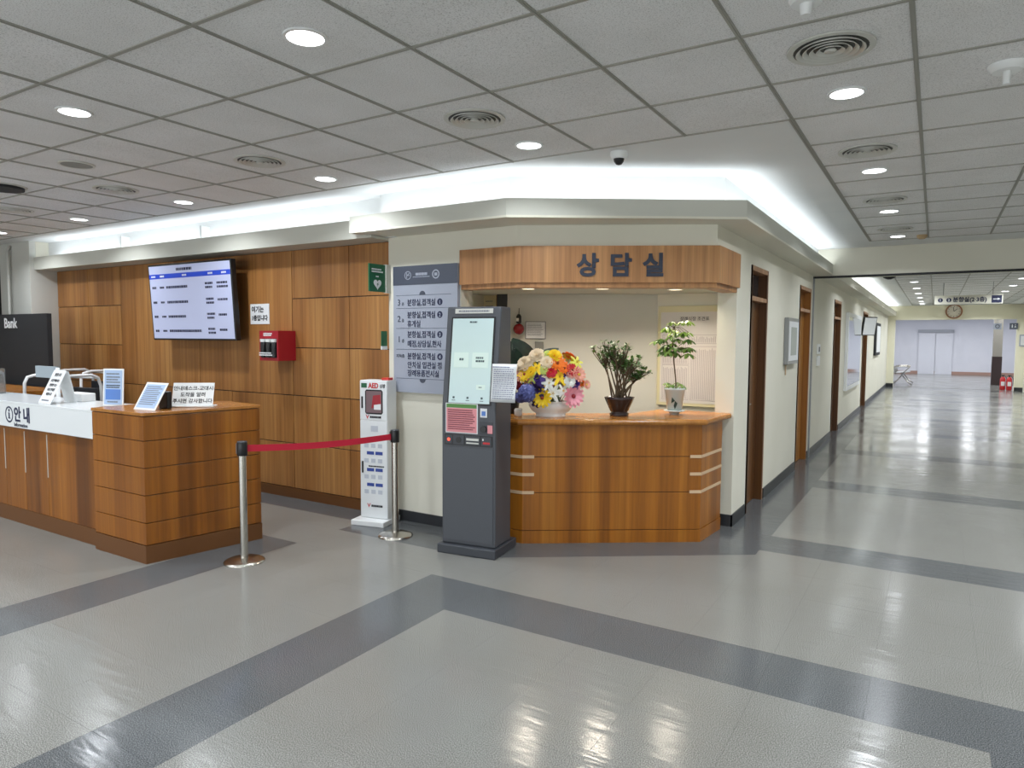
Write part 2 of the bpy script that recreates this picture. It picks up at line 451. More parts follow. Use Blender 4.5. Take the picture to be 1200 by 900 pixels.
for i in range(-1, 5): mb.box(-.12+.6*i-gw, -.12+.6*i+gw, 11, 27.2, H-.004, H+.006)
for j in range(0, 28): mb.box(-.72, 2.0, 11.0+.6*j-gw, 11.0+.6*j+gw, H-.0035, H+.005)
mb.build('grid_bar', ceil)['kind'] = 'stuff'

# ------------------------------------------------------------------ walls
WY = 4.65
wb = thing('wall_back', 'wood panelled wall behind the information desk', 'wall', kind='structure')
MB().use(M_BLACKM).box(-9.93, -4.1, WY+.012, WY+.3, 0, H).build('wall_core', wb)
zs = [.10, .55, 1.03, 1.50, 1.98, 2.45]
def wpanel(x0, x1, z0, z1):
    g = .004; MB().use(M_PANEL).box(x0+g, x1-g, WY, WY+.014, z0+g, z1-g).build('panel', wb, bevel=.0015)
for a, b in zip(zs[1:], zs[2:]):
    for x0, x1 in ((-9.93, -9.17), (-9.17, -8.43), (-5.40, -4.63), (-4.63, -4.10)): wpanel(x0, x1, a, b)
wpanel(-8.43, -6.9, 1.03, 2.45); wpanel(-6.9, -5.40, 1.03, 2.45)
wpanel(-8.43, -7.4, .55, 1.03); wpanel(-7.4, -6.35, .55, 1.03); wpanel(-6.35, -5.40, .55, 1.03)
for x0, x1 in ((-9.93, -9.17), (-9.17, -8.43), (-8.43, -7.4), (-7.4, -6.35), (-6.35, -5.40), (-5.40, -4.63), (-4.63, -4.10)): wpanel(x0, x1, .10, .55)
bxo('baseboard_back', wb, M_SKIRT, -9.93, -4.1, WY-.012, WY+.012, 0, .096)
# cream walls and the pentagonal header over the consultation opening
wc = thing('wall_corner', 'cream painted walls and header around the consultation room opening', 'wall', kind='structure')
MB().use(M_CREAM).box(-4.10, -3.32, 4.60, 4.76, 0, 2.475).box(-4.10, -3.95, 4.76, 6.6, 0, H).build('wall_slab', wc)
outer = [(-3.32, 4.60), (-2.78, 4.60), (-1.44, 5.31), (-1.44, 5.95)]
inner = [(-1.60, 5.95), (-1.60, 5.41), (-2.82, 4.76), (-3.32, 4.76)]
MB().use(M_CREAM).prism(outer+inner, 2.04, 2.475).build('header', wc)
MB().use(M_GREYP).prism([(-3.95, 4.76), (-2.82, 4.76), (-1.6, 5.41), (-1.6, 6.5), (-2.33, 6.5), (-3.6, 5.9), (-3.95, 5.9)], 2.04, 2.10).build('room_ceiling', wc)
MB().use(M_GREYP).prism([(-2.33, 6.5), (-3.62, 5.773), (-3.62, 5.87), (-2.33, 6.6)], 0, 2.04).build('rear_wall', wc)
MB().use(M_CREAM).box(-2.33, -1.59, 6.5, 6.6, 0, 2.04).box(-4.0, -3.72, 5.9, 6.0, 0, 2.04).build('side_wall', wc)
bxo('column', wc, M_CHAR2, -3.73, -3.61, 5.77, 5.92, 0, 2.04)
bxo('baseboard_corner', wc, M_BASE, -4.105, -3.32, 4.588, 4.60, 0, .09)
# corridor wall with four doors
X = -1.44
wl = thing('wall_left', 'long cream corridor wall with a row of wooden doors', 'wall', kind='structure')
doors = [(6.45, 7.17, M_DOORSHADE), (9.07, 9.93, M_DOORLIT), (12.45, 13.4, M_DOORSHADE), (17.75, 19.0, M_DOORSHADE)]
ys = [5.95]+[v for d in doors for v in d[:2]]+[27.5]
mb = MB().use(M_CREAM)
for k in range(0, len(ys), 2): mb.box(X-.16, X, ys[k], ys[k+1], 0, H)
for a, b, m in doors: mb.box(X-.16, X, a, b, 2.28, H)
mb.build('wall_slab', wl)
mb = MB().use(M_BASE)
for k in range(0, len(ys), 2): mb.box(X, X+.012, ys[k]-(.012 if k == 0 else -.04), ys[k+1]-.04, 0, .10)
mb.box(X-.16, X+.012, 5.938, 5.95, 0, .10)
mb.build('baseboard_left', wl)
dl = ['dark brown wooden corridor door nearest to the consultation counter', 'orange brown wooden corridor door just before the ceiling beam',
      'third wooden corridor door, first beyond the ceiling beam', 'farthest wooden corridor door, beyond the large mirror']
for k, (a, b, m) in enumerate(doors):
    d = thing('door_%d' % (k+1), dl[k], 'door', (X, a, 0), kind='structure'); W = b-a
    fm = MB().use(m)
    fm.box(-.16, .008, 0, .04, 0, 2.28).box(-.16, .006, W-.04, W, 0, 2.28).use(M_FRAMEW).box(0, .008, 0, .03, 0, 2.28).box(0, .008, W-.014, W, 0, 2.28).box(-.16, .008, .04, W-.04, 2.235, 2.28).box(-.15, .004, .04, W-.04, 1.965, 2.005)
    fm.build('door_frame', d)
    bxo('door_leaf', d, m, -.11, -.07, .042, W-.042, .005, 1.963)
    bxo('transom_panel', d, M_GLASS if k == 0 else m, -.10, -.08, .042, W-.042, 2.007, 2.233)
    hb = MB().use(M_STEEL); hb.lathe([(.025, -.07), (.025, -.055)], 12, M=Matrix.Translation((0, .10, 1.0)) @ Matrix.Rotation(PI/2, 4, 'Y') @ Matrix.Diagonal((1, 1, 1, 1)))
    hb.tube([(-.06, .10, 1.0), (-.025, .10, 1.0), (-.02, .14, 1.0), (-.02, .21, 1.0)], .008); hb.build('door_handle', d)
# steel guide rail and slot of the shutter at the beam
tr = thing('trim_1', 'thin dark steel shutter rail down the corridor wall and along the beam', 'trim', kind='structure')
mb = MB().use(M_STEEL).box(X, X+.02, 10.09, 10.13, 0, 2.45); mb.build('guide_rail', tr)
bxo('shutter_slot', tr, M_BLACKM, X, 6.5, 10.09, 10.13, 2.435, 2.46)
bm_ = MB().use(M_CREAM).box(-1.58, 6.5, 10.1, 10.42, 2.45, H+.02).build('trim_2')
struct(bm_, 'deep cream ceiling beam crossing the corridor', 'beam')
# soffit ledges with cove lips
so = thing('trim_3', 'white ledge with hidden light above the wood panelled wall', 'ledge', kind='structure')
MB().use(M_LEDGE).box(-9.93, -4.1, 4.38, WY+.02, 2.45, 2.47).box(-9.93, -4.15, 4.38, 4.40, 2.47, 2.61).build('ledge', so)
MB().use(M_WHITEP).box(-9.93, -4.0, 4.56, 4.66, 2.47, H).build('upper_wall', so)
for bx_ in (-8.05, -6.55): MB().use(M_WHITEP).box(bx_-.015, bx_+.015, 4.46, 4.56, 2.5, H-.06).build('bracket', so)
so = thing('trim_4', 'white ledge with hidden light wrapping around the consultation corner', 'ledge', kind='structure')
lo = [(-4.22, 4.25), (-2.67, 4.25), (-1.20, 5.19), (-1.20, 10.1)]; li = [(-1.22, 10.1), (-1.22, 5.20), (-2.676, 4.27), (-4.20, 4.27)]
MB().use(M_CREAM).prism(lo+[(-1.44, 10.1), (-1.44, 5.31), (-2.78, 4.60), (-4.22, 4.60)], 2.475, 2.492).build('ledge_board', so)
MB().use(M_LEDGE).prism(lo+li, 2.492, 2.612).box(-4.22, -4.20, 4.27, 4.55, 2.492, 2.612).build('ledge_lip', so)
MB().use(M_WHITEP).prism([(-4.05, 4.45), (-2.76, 4.45), (-1.385, 5.27), (-1.385, 10.1), (-1.46, 10.1), (-1.46, 5.32), (-2.78, 4.62), (-4.05, 4.62)], 2.492, H).build('upper_wall', so)
so = thing('trim_5', 'white ledge with hidden light along the far corridor wall', 'ledge', kind='structure')
MB().use(M_CREAM).box(-1.44, -1.20, 10.42, 27.5, 2.475, 2.492).box(-1.22, -1.20, 10.42, 27.5, 2.492, 2.612).build('ledge', so)
# left pillar with pipe, outer walls
wp = thing('wall_end', 'grey painted pillar wall left of the wood panels, with a thin pipe', 'wall', kind='structure')
MB().use(M_GREYP).box(-10.75, -9.93, 4.33, 5.0, 0, H).build('wall_slab', wp)
MB().use(M_CREAM).box(-9.932, -9.925, 4.405, 4.56, 2.47, H).build('lit_return', wp)
MB().use(M_SILVER).tube([(-10.42, 4.29, 0), (-10.42, 4.29, 2.72), (-10.42, 4.33, 2.78)], .02).build('pipe', wp)
struct(MB().use(M_BLACKM).box(-13, -10.75, 5.0, 5.2, 0, H).build('wall_recess'), 'dark recess beyond the grey pillar at the left edge', 'wall')
struct(MB().use(M_CREAM).box(-13.1, -12.9, -7.2, 5.2, 0, H+.1).build('wall_outer'), 'cream outer wall of the lobby, out of frame on the left', 'wall')
wv = thing('wall_behind', 'glazed lobby front behind the viewer with steel mullions', 'wall', kind='structure')  # glazing invented to go with the added fill lamp
MB().use(M_WHITEP).box(-13, 8, -7.3, -7.1, 2.55, H+.1).box(-13, 8, -7.3, -7.1, 0, .15).box(-13, -11, -7.3, -7.1, .15, 2.55).box(6, 8, -7.3, -7.1, .15, 2.55).build('wall_slab', wv)
for k in range(9): bxo('mullion', wv, M_STEEL, -11+k*2.125-.03, -11+k*2.125+.03, -7.25, -7.12, .15, 2.55)
bxo('glass', wv, mat('window_glass', (240, 246, 248), .02, trans=1), -11, 6, -7.2, -7.19, .15, 2.55)
struct(MB().use(M_CREAM).box(6.4, 6.6, -7.2, 10.4, 0, H+.1).build('wall_right'), 'cream wall of the lobby, out of frame on the right', 'wall')
wr = thing('wall_far_right', 'cream corridor wall on the right beyond the beam', 'wall', kind='structure')
MB().use(M_CREAM).box(2.45, 2.6, 10.42, 27.5, 0, H).box(2.45, 6.5, 10.3, 10.42, 0, H).build('wall_slab', wr)
pt = thing('wall_portal', 'pale yellow wall around the opening at the corridor end', 'wall', kind='structure')
MB().use(M_YELLOWP).box(-1.6, -1.22, 27.5, 27.7, 0, H).box(2.22, 2.6, 27.5, 27.7, 0, H).box(-1.22, 2.22, 27.5, 27.7, 2.33, H).build('wall_slab', pt)
bxo('baseboard_portal', pt, M_BASE, -1.44, -1.22, 27.488, 27.5, 0, .12); bxo('baseboard_portal', pt, M_BASE, 2.22, 2.45, 27.488, 27.5, 0, .12)
fr = thing('wall_far', 'bluish white walls of the bright room at the corridor end', 'wall', kind='structure')
MB().use(M_FARW).box(-3, 4, 39.5, 39.7, 0, H).box(-3.1, -2.9, 27.7, 39.6, 0, H).box(3.4, 3.5, 27.7, 39.6, 0, H).build('wall_slab', fr)
struct(MB().use(M_FARW).box(-3, 3.5, 27.7, 39.6, 2.7, 2.75).build('ceiling_far'), 'white ceiling of the bright far room', 'ceiling')
bxo('baseboard_far', fr, mat('pinkish_base', (176, 142, 128), .5), -3, 4, 39.47, 39.5, 0, .14)
d = thing('door_5', 'white double door in the bright far wall', 'door', (-.75, 39.4, 0), kind='structure')
bxo('door_leaf', d, mat('door_white', (226, 228, 236), .4), .04, .74, .03, .07, 0, 2.0); bxo('door_leaf', d, MATS['door_white'], .76, 1.46, .03, .07, 0, 2.0)
bxo('door_frame', d, mat('door_grey', (164, 168, 176), .4), 0, 1.5, 0, .08, 2.02, 2.16)
for bx0 in (-1.0, 1.15):
    tag(bxo('air_unit', None, M_WHITEP, bx0, bx0+.6, 29.2, 29.8, 2.52, 2.695), 'boxy ceiling unit %s in the bright far room' % ('above the chairs' if bx0 < 0 else 'near the dark column'), 'ceiling unit', 'ceiling units in the far room')
cl_ = thing('column', 'two-tone column, grey above and dark brown below, beyond the corridor opening', 'column', (1.95, 31.0, 0))
bxo('shaft', cl_, mat('column_grey', (150, 146, 136), .6), -.14, .14, -.15, .15, 1.05, 2.7); bxo('base', cl_, mat('dark_brown_paint', (58, 44, 44), .5), -.15, .15, -.16, .16, 0, 1.05)

# ------------------------------------------------------------------ lights on the ceiling
def make_downlight(name='ceiling_light', r=.075, warm=False):
    t = thing(name, '', 'ceiling light')
    ring(MB().use(M_WHITE), None, 0, 0, r, r+.014, -.008, .0).build('trim_ring', t)
    disc(MB().use(M_LAMPW if warm else M_LAMP), None, 0, 0, r, -.006, -.002).build('diffuser', t)
    return t
def copy_tree(o, parent=None):
    c = o.copy(); col.objects.link(c); c.parent = parent
    for ch in o.children: copy_tree(ch, c)
    return c
dsrc = make_downlight()
ordn = ['first', 'second', 'third', 'fourth', 'fifth', 'sixth', 'seventh']
spots = []
G1 = 'round downlights in the lobby ceiling'; G2 = 'round downlights of the far corridor'
def L_(x, y, lab, g): spots.append((x, y, lab, g))
L_(-2.22, 2.0, 'largest round downlight, at the top of the view left of centre', G1)
L_(-4.02, 2.0, 'large round downlight above the left end of the desk, nearer row', G1)
for x, lab in ((-2.22, 'round downlight beside the vent over the consultation corner'), (-4.02, 'round downlight of the far row, in front of the raised ledge end'),
               (-5.82, 'round downlight of the far row, above the television'), (-7.62, 'round downlight of the far row, left of the television'),
               (-9.42, 'round downlight of the far row at the left edge of the view')): L_(x, 3.8, lab, G1)
for y, lab in ((3.8, 'nearest and largest downlight of the corridor row'), (5.6, 'second downlight of the corridor row, after the largest'),
               (7.4, 'third downlight of the corridor row'), (9.2, 'last downlight of the corridor row before the beam')): L_(-.42, y, lab, G1)
for x in (1.38, 3.18, 4.98):
    for y in (-3.4, -1.6, .2, 2.0, 3.8, 5.6, 7.4): L_(x, y, 'downlight out of view right, %s row from the corridor, %s from the beam' % (ordn[int(x/1.8)], ordn[int((7.5-y)/1.8)]), 'downlights out of view on the right')
for x in (-.42, -2.22, -4.02, -5.82, -7.62, -9.42):
    for y in (.2, -1.6, -3.4, -5.2): L_(x, y, 'downlight out of view, %s row back, %s from the corridor' % (ordn[int((.3-y)/1.8)], ordn[int(-x/1.8)]), 'downlights out of view behind')
for x in (-5.82, -7.62, -9.42): L_(x, 2.0, 'downlight out of view in the nearer row, %s past the visible ones' % ordn[int((-x-5.8)/1.8)], 'downlights out of view over the desk')
for k in range(6):
    for x, s_ in ((-.42, 'left'), (1.38, 'right')):
        L_(x, 16.4+2.0*k, '%s downlight of the %s row beyond the beam' % (ordn[k], s_), G2)
for x, s_ in ((-.42, 'left'), (1.38, 'right')): L_(x, 12.8, 'downlight hidden behind the beam on the %s' % s_, 'downlights hidden by the beam')
for k, (x, y, lab, g) in enumerate(spots):
    o = dsrc if k == 0 else copy_tree(dsrc)
    o.location = (x, y, H); o['label'] = lab; o['group'] = g
    area('lamp', (0, 0, -.012), .13, .13, DOWN_W*(1.0 if y < 10 else 2.3)*(1.5 if 'out of view' in lab else 1), COOL, parent=o, shape='DISK', spread=2.55)
# three warm lamps under the sign
for k, (x, y, lab) in enumerate([(-3.03, 5.19, 'leftmost'), (-2.46, 5.48, 'middle'), (-1.94, 5.855, 'rightmost')]):
    o = make_downlight('recessed_light', .055, True); o.location = (x, y, 2.04)
    tag(o, lab+' of three warm downlights under the wooden room sign', 'ceiling light', 'warm downlights over the consultation counter')
    area('lamp', (0, 0, -.012), .20, .20, 17, (1, .88, .72), parent=o, shape='DISK', spread=2.4)

# vents
def make_vent():
    t = thing('ceiling_vent', '', 'vent')
    ring(MB().use(M_SILVER), None, 0, 0, .145, .17, -.008, 0, 36).build('rim', t)
    disc(MB().use(M_VENTD), None, 0, 0, .146, -.002, 0, 32).build('backing', t)
    for r in (.118, .092, .066, .040):
        prof = [(r, -.003), (r+.014, -.016), (r+.017, -.016), (r+.004, -.003)]
        MB().use(M_SILVER).lathe(prof, 32, cap=False).build('ring', t)
    MB().use(M_SILVER).lathe([(.018, -.003), (.026, -.014), (.001, -.014)], 24, cap=False).build('hub', t)
    return t
v0 = make_vent()
for k, (x, y, lab) in enumerate([(-.42, 3.2, 'largest round ringed vent, top right beside the nearest corridor downlight'), (-2.22, 3.2, 'round ringed vent above the consultation corner'),
        (-4.02, 3.2, 'round ringed vent in front of the raised ledge end'), (-5.82, 3.2, 'round ringed vent above the television'), (-7.62, 3.2, 'round ringed vent at the left edge of the view'),
        (-.42, 5.0, 'second ringed vent of the corridor row'), (-.42, 6.8, 'third ringed vent of the corridor row'), (-.42, 8.6, 'last ringed vent of the corridor row')]):
    o = v0 if k == 0 else copy_tree(v0)
    o.location = (x, y, H); o['label'] = lab; o['group'] = 'round ceiling vents'
t = thing('ceiling_speaker', 'flat round perforated speaker in the ceiling at upper left', 'speaker', (-5.22, 2.6, H))
disc(MB().use(mat('speaker_grille', (140, 140, 136), .7)), None, 0, 0, .10, -.008, 0).build('grille', t)
ring(MB().use(M_SILVER), None, 0, 0, .10, .115, -.01, 0).build('rim', t)
t = thing('ceiling_vent', 'dark flat round ceiling grille at the left edge', 'vent', (-6.5, 2.66, H))
disc(MB().use(M_BLACKM), None, 0, 0, .15, -.03, 0).build('grille', t); ring(MB().use(M_SILVER), None, 0, 0, .15, .17, -.01, 0).build('rim', t)
t = thing('security_camera', 'white dome security camera with dark eye under the ceiling border', 'security camera', (-1.80, 4.24, H))
MB().use(M_WHITE).lathe([(.055, 0), (.058, -.02), (.045, -.045)][::-1], 24).build('base', t)
MB().use(M_BLACK).lathe([(.001, -.085), (.018, -.08), (.032, -.062), (.036, -.045)], 20, cap=False).build('dome', t)
t = thing('smoke_detector', 'white ceiling sensor with a short stem at the right edge', 'detector', (.22, 3.78, H))
MB().use(M_WHITE).lathe([(.055, -.03), (.075, -.01), (.075, 0)], 24).build('base', t)
MB().use(M_WHITE).lathe([(.014, -.085), (.016, -.03)], 14).build('stem', t)
t = thing('smoke_detector', 'white stem of a ceiling sensor at the top edge of the view', 'detector', (-.44, 2.70, H))
MB().use(M_WHITE).lathe([(.05, -.02), (.06, 0)], 24).build('base', t)
MB().use(M_WHITE).lathe([(.018, -.06), (.022, -.02)], 14).build('stem', t)
t = thing('smoke_detector', 'small tan smoke detector near the beam', 'detector', (-.18, 9.25, H))
MB().use(mat('tan_plastic', (182, 156, 118), .5)).lathe([(.03, -.045), (.05, -.03), (.055, 0)], 20).build('base', t)
t = thing('security_camera', 'dark dome camera on the ceiling beyond the beam', 'security camera', (-.74, 13.9, H))
MB().use(M_BLACK).lathe([(.03, -.13), (.10, -.10), (.11, 0)], 20).build('dome', t)

# ------------------------------------------------------------------ information desk
dk = thing('information_desk', 'wooden information desk with a white counter front and lettering', 'desk', (0, 0, 0))
DT = 1.07
blk = [(-5.34, 2.705), (-4.675, 2.705), (-4.515, 3.55), (-5.03, 3.62), (-5.34, 3.15)]
bz = [.13, .289, .485, .679, .871, 1.045]
for a, b in zip(bz, bz[1:]): MB().use(M_DESK).prism(blk, a+.0025, b-.0025).build('front_board', dk, bevel=.002)
ins = [(-5.33, 2.72), (-4.69, 2.72), (-4.54, 3.53), (-5.03, 3.60), (-5.33, 3.14)]
MB().use(M_BLACKM).prism(ins, .02, 1.04).build('carcass', dk)
MB().use(M_SKIRT).prism([(-5.34, 2.70), (-4.672, 2.70), (-4.51, 3.552), (-5.03, 3.625), (-5.34, 3.15)], 0, .128).build('plinth', dk)
MB().use(M_DESKTOP).prism([(-5.345, 2.70), (-4.67, 2.70), (-4.51, 3.555), (-5.03, 3.63), (-5.345, 3.16)], 1.047, DT).build('desktop', dk, bevel=.003)
xs = [-9.2, -8.4, -7.65, -6.86, -6.50, -6.12, -5.34]
for a, b in zip(xs, xs[1:]): MB().use(M_DESK).box(a+.002, b-.002, 2.745, 2.77, .13, .84).build('front_board', dk)
for x in (-6.86, -6.50, -6.12): MB().use(M_SILVER).box(x-.005, x+.005, 2.742, 2.75, .45, .80).build('metal_strip', dk)
bxo('plinth', dk, M_SKIRT, -9.2, -5.34, 2.74, 2.78, 0, .128)
bxo('inner_side', dk, M_BLACKM, -9.2, -5.34, 2.77, 3.13, .02, 1.02)
bxo('white_front', dk, M_WHITEG, -9.2, -5.36, 2.715, 2.745, .83, 1.03, bevel=.002)
bxo('white_top', dk, M_WHITEG, -9.2, -5.346, 2.715, 3.16, 1.03, 1.047, bevel=.002)
Mf = FR((0, 2.7148, 0), (1, 0, 0), (0, 0, 1))
mb = MB().use(M_NAVY); ring(mb, Mf, -6.685, .935, .056, .070, 0, .001, 28); mb.box(-6.696, -6.674, .905, .950, 0, .001, M=Mf); disc(mb, Mf, -6.685, .970, .013, 0, .001, 14)
mb.box(-6.703, -6.685, .943, .950, 0, .001, M=Mf); mb.box(-6.705, -6.665, .899, .906, 0, .001, M=Mf); mb.build('information_symbol', dk)
text('안', .135, Mf, M_NAVY, dk, -6.60, .895, .03); text('내', .135, Mf, M_NAVY, dk, -6.44, .895, .03)
text('Information', .044, Mf, M_NAVYS, dk, -6.60, .842, .012, sx=1.12)

# things on the desk
def tent(name, label, base, u, wid, hei, lean, paper, seed, group=None, thick=.004):
    """a tilted board standing on its lower edge: base = lower left corner, u = direction of its width"""
    u = Vector(u).normalized(); back = Vector((-u.y, u.x, 0))
    v = Vector((0, 0, math.cos(lean)))+back*math.sin(lean)
    t = thing(name, label, 'sign', base); M = FR((0, 0, 0), u, v)
    MB(M).use(M_WHITE).box(0, wid, 0, hei, -thick, 0).build('board', t)
    return t, M
t, M = tent('tent_sign', 'tall slanted white tent sign with black Korean lines on the white counter', (-6.29, 2.765, 1.049), (1, -.05, 0), .215, .30, .45, None, 1)
MB(M).use(M_PAPER).box(.008, .227, .008, .292, 0, .001).build('sheet', t)
M2 = M @ Matrix.Translation((.1175, 0, .001))
for s_, y, z in (('알립니다', .245, .032), ('조문객께서는', .195, .028), ('전광판 또는', .155, .028), ('호실 안내를', .115, .028), ('바랍니다', .075, .028)): text(s_, z, M2, M_INK, t, 0, y, .015, 'CENTER')
dashes(MB().use(M_INKG), M @ Matrix.Translation((0, 0, .001)), .04, .19, [.03], .012, 3).build('small_print', t)
MB().use(M_WHITE).add([(.0, .20, 0), (.23, .19, 0), (.23, .135, .262), (0, .145, .262)], [(0, 1, 2, 3)]).build('back_leg', t)
t, M = tent('acrylic_sign', 'upright clear stand with a pale blue notice on the white counter', (-5.50, 2.87, 1.062), (.17, .06, 0), .185, .29, .06, None, 2)
MB().use(M_ACRYL).box(-.01, .195, -.03, .07, -.013, -.006, M=FR((0, 0, 0), (.943, .333, 0), (-.333, .943, 0))).build('foot', t)
MB(M).use(M_BLUEP).box(.012, .173, .012, .278, 0, .001).build('sheet', t)
MB(M).use(M_BLUEB).box(.025, .160, .05, .13, .001, .002).build('blue_box', t)
dashes(MB().use(M_INKG), M @ Matrix.Translation((0, 0, .001)), .03, .155, [.25, .225, .205, .185], .010, 5).build('small_print', t)
dashes(MB().use(M_INK), M @ Matrix.Translation((0, 0, .001)), .03, .16, [.16, .145], .008, 6).build('print', t)
dashes(MB().use(M_INKG), M @ Matrix.Translation((0, 0, .001)), .04, .15, [.033], .01, 7).build('small_print', t)
t, M = tent('slanted_sign', 'slanted white card with pale blue print beside the handwritten sign', (-4.99, 2.82, DT), (.22, .02, 0), .235, .225, .55, None, 3)
MB(M).use(M_BLUEP).box(.016, .219, .016, .209, 0, .001).build('sheet', t)
dashes(MB().use(M_INKG), M @ Matrix.Translation((0, 0, .001)), .03, .205, [.19-.016*k for k in range(10)], .006, 8).build('small_print', t)
mb = MB().use(M_BLACK); mb.box(.10, .215, .13, .17, 0, .13); mb.build('support', t, bevel=.01)
t, M = tent('handwritten_sign', 'wide white board handwritten in black Korean on the desk corner', (-4.905, 3.06, DT+.006), (.28, .22, 0), .30, .185, .35, None, 4)
MB().use(M_WHITE).box(-.01, .31, -.03, .09, -.004, .004, M=FR((0, 0, 0), (.786, .618, 0), (-.618, .786, 0))).build('foot', t)
M2 = M @ Matrix.Translation((.15, 0, 0))
for s_, y in (('안내데스크-교대시', .128), ('도착을 알려', .078), ('주시면 감사합니다', .028)): text(s_, .038, M2, M_INK, t, 0, y, .008, 'CENTER')
# brochure holder at the left edge
t = thing('brochure_holder', 'clear acrylic brochure holder at the left edge of the white counter', 'holder', (-7.62, 3.0, 1.047))
MB().use(M_ACRYL).box(-.22, 0, 0, .006, 0, .21).box(-.22, 0, .07, .076, 0, .24).box(-.22, 0, 0, .076, 0, .004).box(-.004, 0, 0, .076, 0, .21).build('box', t)
bxo('leaflet', t, M_PAPER, -.21, -.10, .03, .05, .005, .19)
tag(MB().use(M_WHITE).box(-6.42, -6.12, 3.02, 3.14, 1.047, 1.115).build('tissue_box', None, bevel=.008), 'low white box on the counter behind the tent sign', 'box')
# chairs with white frames behind the desk
def arm_chair(loc, rz, label):
    t = thing('tall_chair', label, 'chair', loc, rz, 'white framed chairs behind the desk')
    for x in (-.25, .25):
        MB().use(M_WHITE).tube([(x, -.24, 0), (x, -.22, 1.12), (x, -.19, 1.18), (x, -.10, 1.20), (x, .14, 1.20), (x, .21, 1.17), (x, .24, 1.08), (x, .26, 0)], .016, 8).build('side_frame', t)
    MB().use(M_WHITE).tube([(-.25, .2, 1.17), (.25, .2, 1.17)], .014).tube([(-.25, -.22, .72), (.25, -.22, .72)], .012).tube([(-.25, .25, .72), (.25, .25, .72)], .012).build('crossbar', t)
    bxo('seat', t, M_BLACKM, -.235, .235, -.22, .22, .78, .86, bevel=.015)
    bxo('backrest', t, M_BLACKM, -.235, .235, .20, .235, .88, 1.06, bevel=.01)
    return t
arm_chair((-8.52, 4.27, 0), .1, 'white tube framed tall chair with black seat near the wood wall')
arm_chair((-7.66, 3.60, 0), .15, 'white tube framed tall chair partly behind the tent sign')
t = thing('monitor', 'small grey screen on a white post behind the tent sign', 'monitor', (-7.2, 3.30, 0))
MB().use(M_WHITE).tube([(0.1, 0, 0), (0.1, 0, 1.30)], .018).build('post', t); bxo('panel', t, mat('hazy_grey', (160, 172, 180), .3), -.3, .08, -.015, .015, 1.2, 1.31)
# bank counter and black panel behind
t = thing('bank_panel', 'large black partition panel with pale lettering at the left edge', 'partition', (0, 0, 0))
bxo('panel', t, M_BLACKM, -11.2, -8.81, 4.0, 4.05, 0, 1.865)
text('Bank', .17, FR((0, 3.999, 0), (1, 0, 0), (0, 0, 1)), M_PAPER, t, -9.88, 1.70, .02)
t = thing('rear_worktop', 'reddish wooden worktop in front of the black panel', 'counter', (0, 0, 0))
bxo('worktop', t, M_DESKTOP, -10.6, -8.1, 3.35, 3.85, .98, 1.02); bxo('body', t, M_DESK, -10.6, -8.15, 3.45, 3.8, 0, .98)

# ------------------------------------------------------------------ television, notices, red box
t = thing('television', 'wall television showing a pale blue schedule table', 'television', (-6.73, 4.44, 1.975))
Mt = FR((0, 0, 0), (1, 0, 0), (0, -.06, 1))
MB(Mt).use(M_BLACK).box(-.72, .72, -.41, .41, -.055, 0).build('casing', t, bevel=.004)
MB(Mt).use(M_TVON).box(-.70, .70, -.392, .392, 0, .002).build('screen', t)
MB(Mt).use(M_TVBLUE).box(-.70, .70, .255, .305, .002, .003).build('blue_bar', t)
M2 = Mt @ Matrix.Translation((0, 0, .002)); mb = MB().use(M_TVTXT)
dashes(mb, M2, -.20, .12, [.345], .028, 4)
for k, y in enumerate((.16, .0, -.155, -.31)):
    dashes(mb, M2, -.66, -.58, [y], .024, 10+k); dashes(mb, M2, -.52, -.44, [y], .02, 20+k); dashes(mb, M2, -.40, (-.02, -.02, -.08, .17)[k], [y], .026, 30+k, fill=.97)
    dashes(mb, M2, .28, .42, [y+.02, y-.02], .022, 40+k); dashes(mb, M2, .47, .66 if k < 2 else .60, [y+.02, y-.02] if k == 0 else [y+.01], .022, 50+k)
mb.build('table_text', t)
mb = MB().use(M_PAPER)
for x0 in (-.66, -.50, -.10, .34, .56): dashes(mb, Mt @ Matrix.Translation((0, 0, .003)), x0, x0+.08, [.28], .018, 5)
mb.build('heading_text', t)
MB().use(M_BLACKM).box(-.15, .15, .05, .205, -.1, .1).build('bracket', t)
t = thing('wall_notice', 'square white notice with bold Korean text right of the television', 'sign', (-6.02, 4.648, 1.735))
Mn = FR((0, 0, 0), (1, 0, 0), (0, 0, 1)); bxo('board', t, M_PAPER, 0, .29, -.004, 0, 0, .205)
Mn = FR((0, -.0045, 0), (1, 0, 0), (0, 0, 1))
text('여기는', .068, Mn, M_INK, t, .02, .125, .03); text('1층입니다', .062, Mn, M_INK, t, .02, .04, .03, sx=.95)
t = thing('mask_cabinet', 'red emergency box holding three dark canisters on the wood wall', 'cabinet', (-5.625, 4.45, 1.375))
R_ = M_REDBOX
MB().use(R_).box(0, .27, 0, .2, 0, .29).build('case', t)
MB().use(R_).box(0, .27, -.012, 0, 0, .03).box(0, .27, -.012, 0, .215, .29).box(0, .02, -.012, 0, .03, .215).box(.25, .27, -.012, 0, .03, .215).build('front_frame', t)
bxo('recess', t, M_BLACKM, .02, .25, -.004, -.001, .03, .215)
for k in range(3):
    c = MB().use(M_BLACK).lathe([(.028, .035), (.028, .17), (.022, .18)], 16, cx=.055+.078*k, cy=-.012).build('canister', t)
    MB().use(M_WHITE).lathe([(.030, .18), (.030, .21)], 16, cx=.055+.078*k, cy=-.012).build('cap', c)
mb = MB().use(M_PAPER); dashes(mb, FR((0, -.041, 0), (1, 0, 0), (0, 0, 1)), .03, .24, [.055, .075], .012, 9); mb.build('label', t)
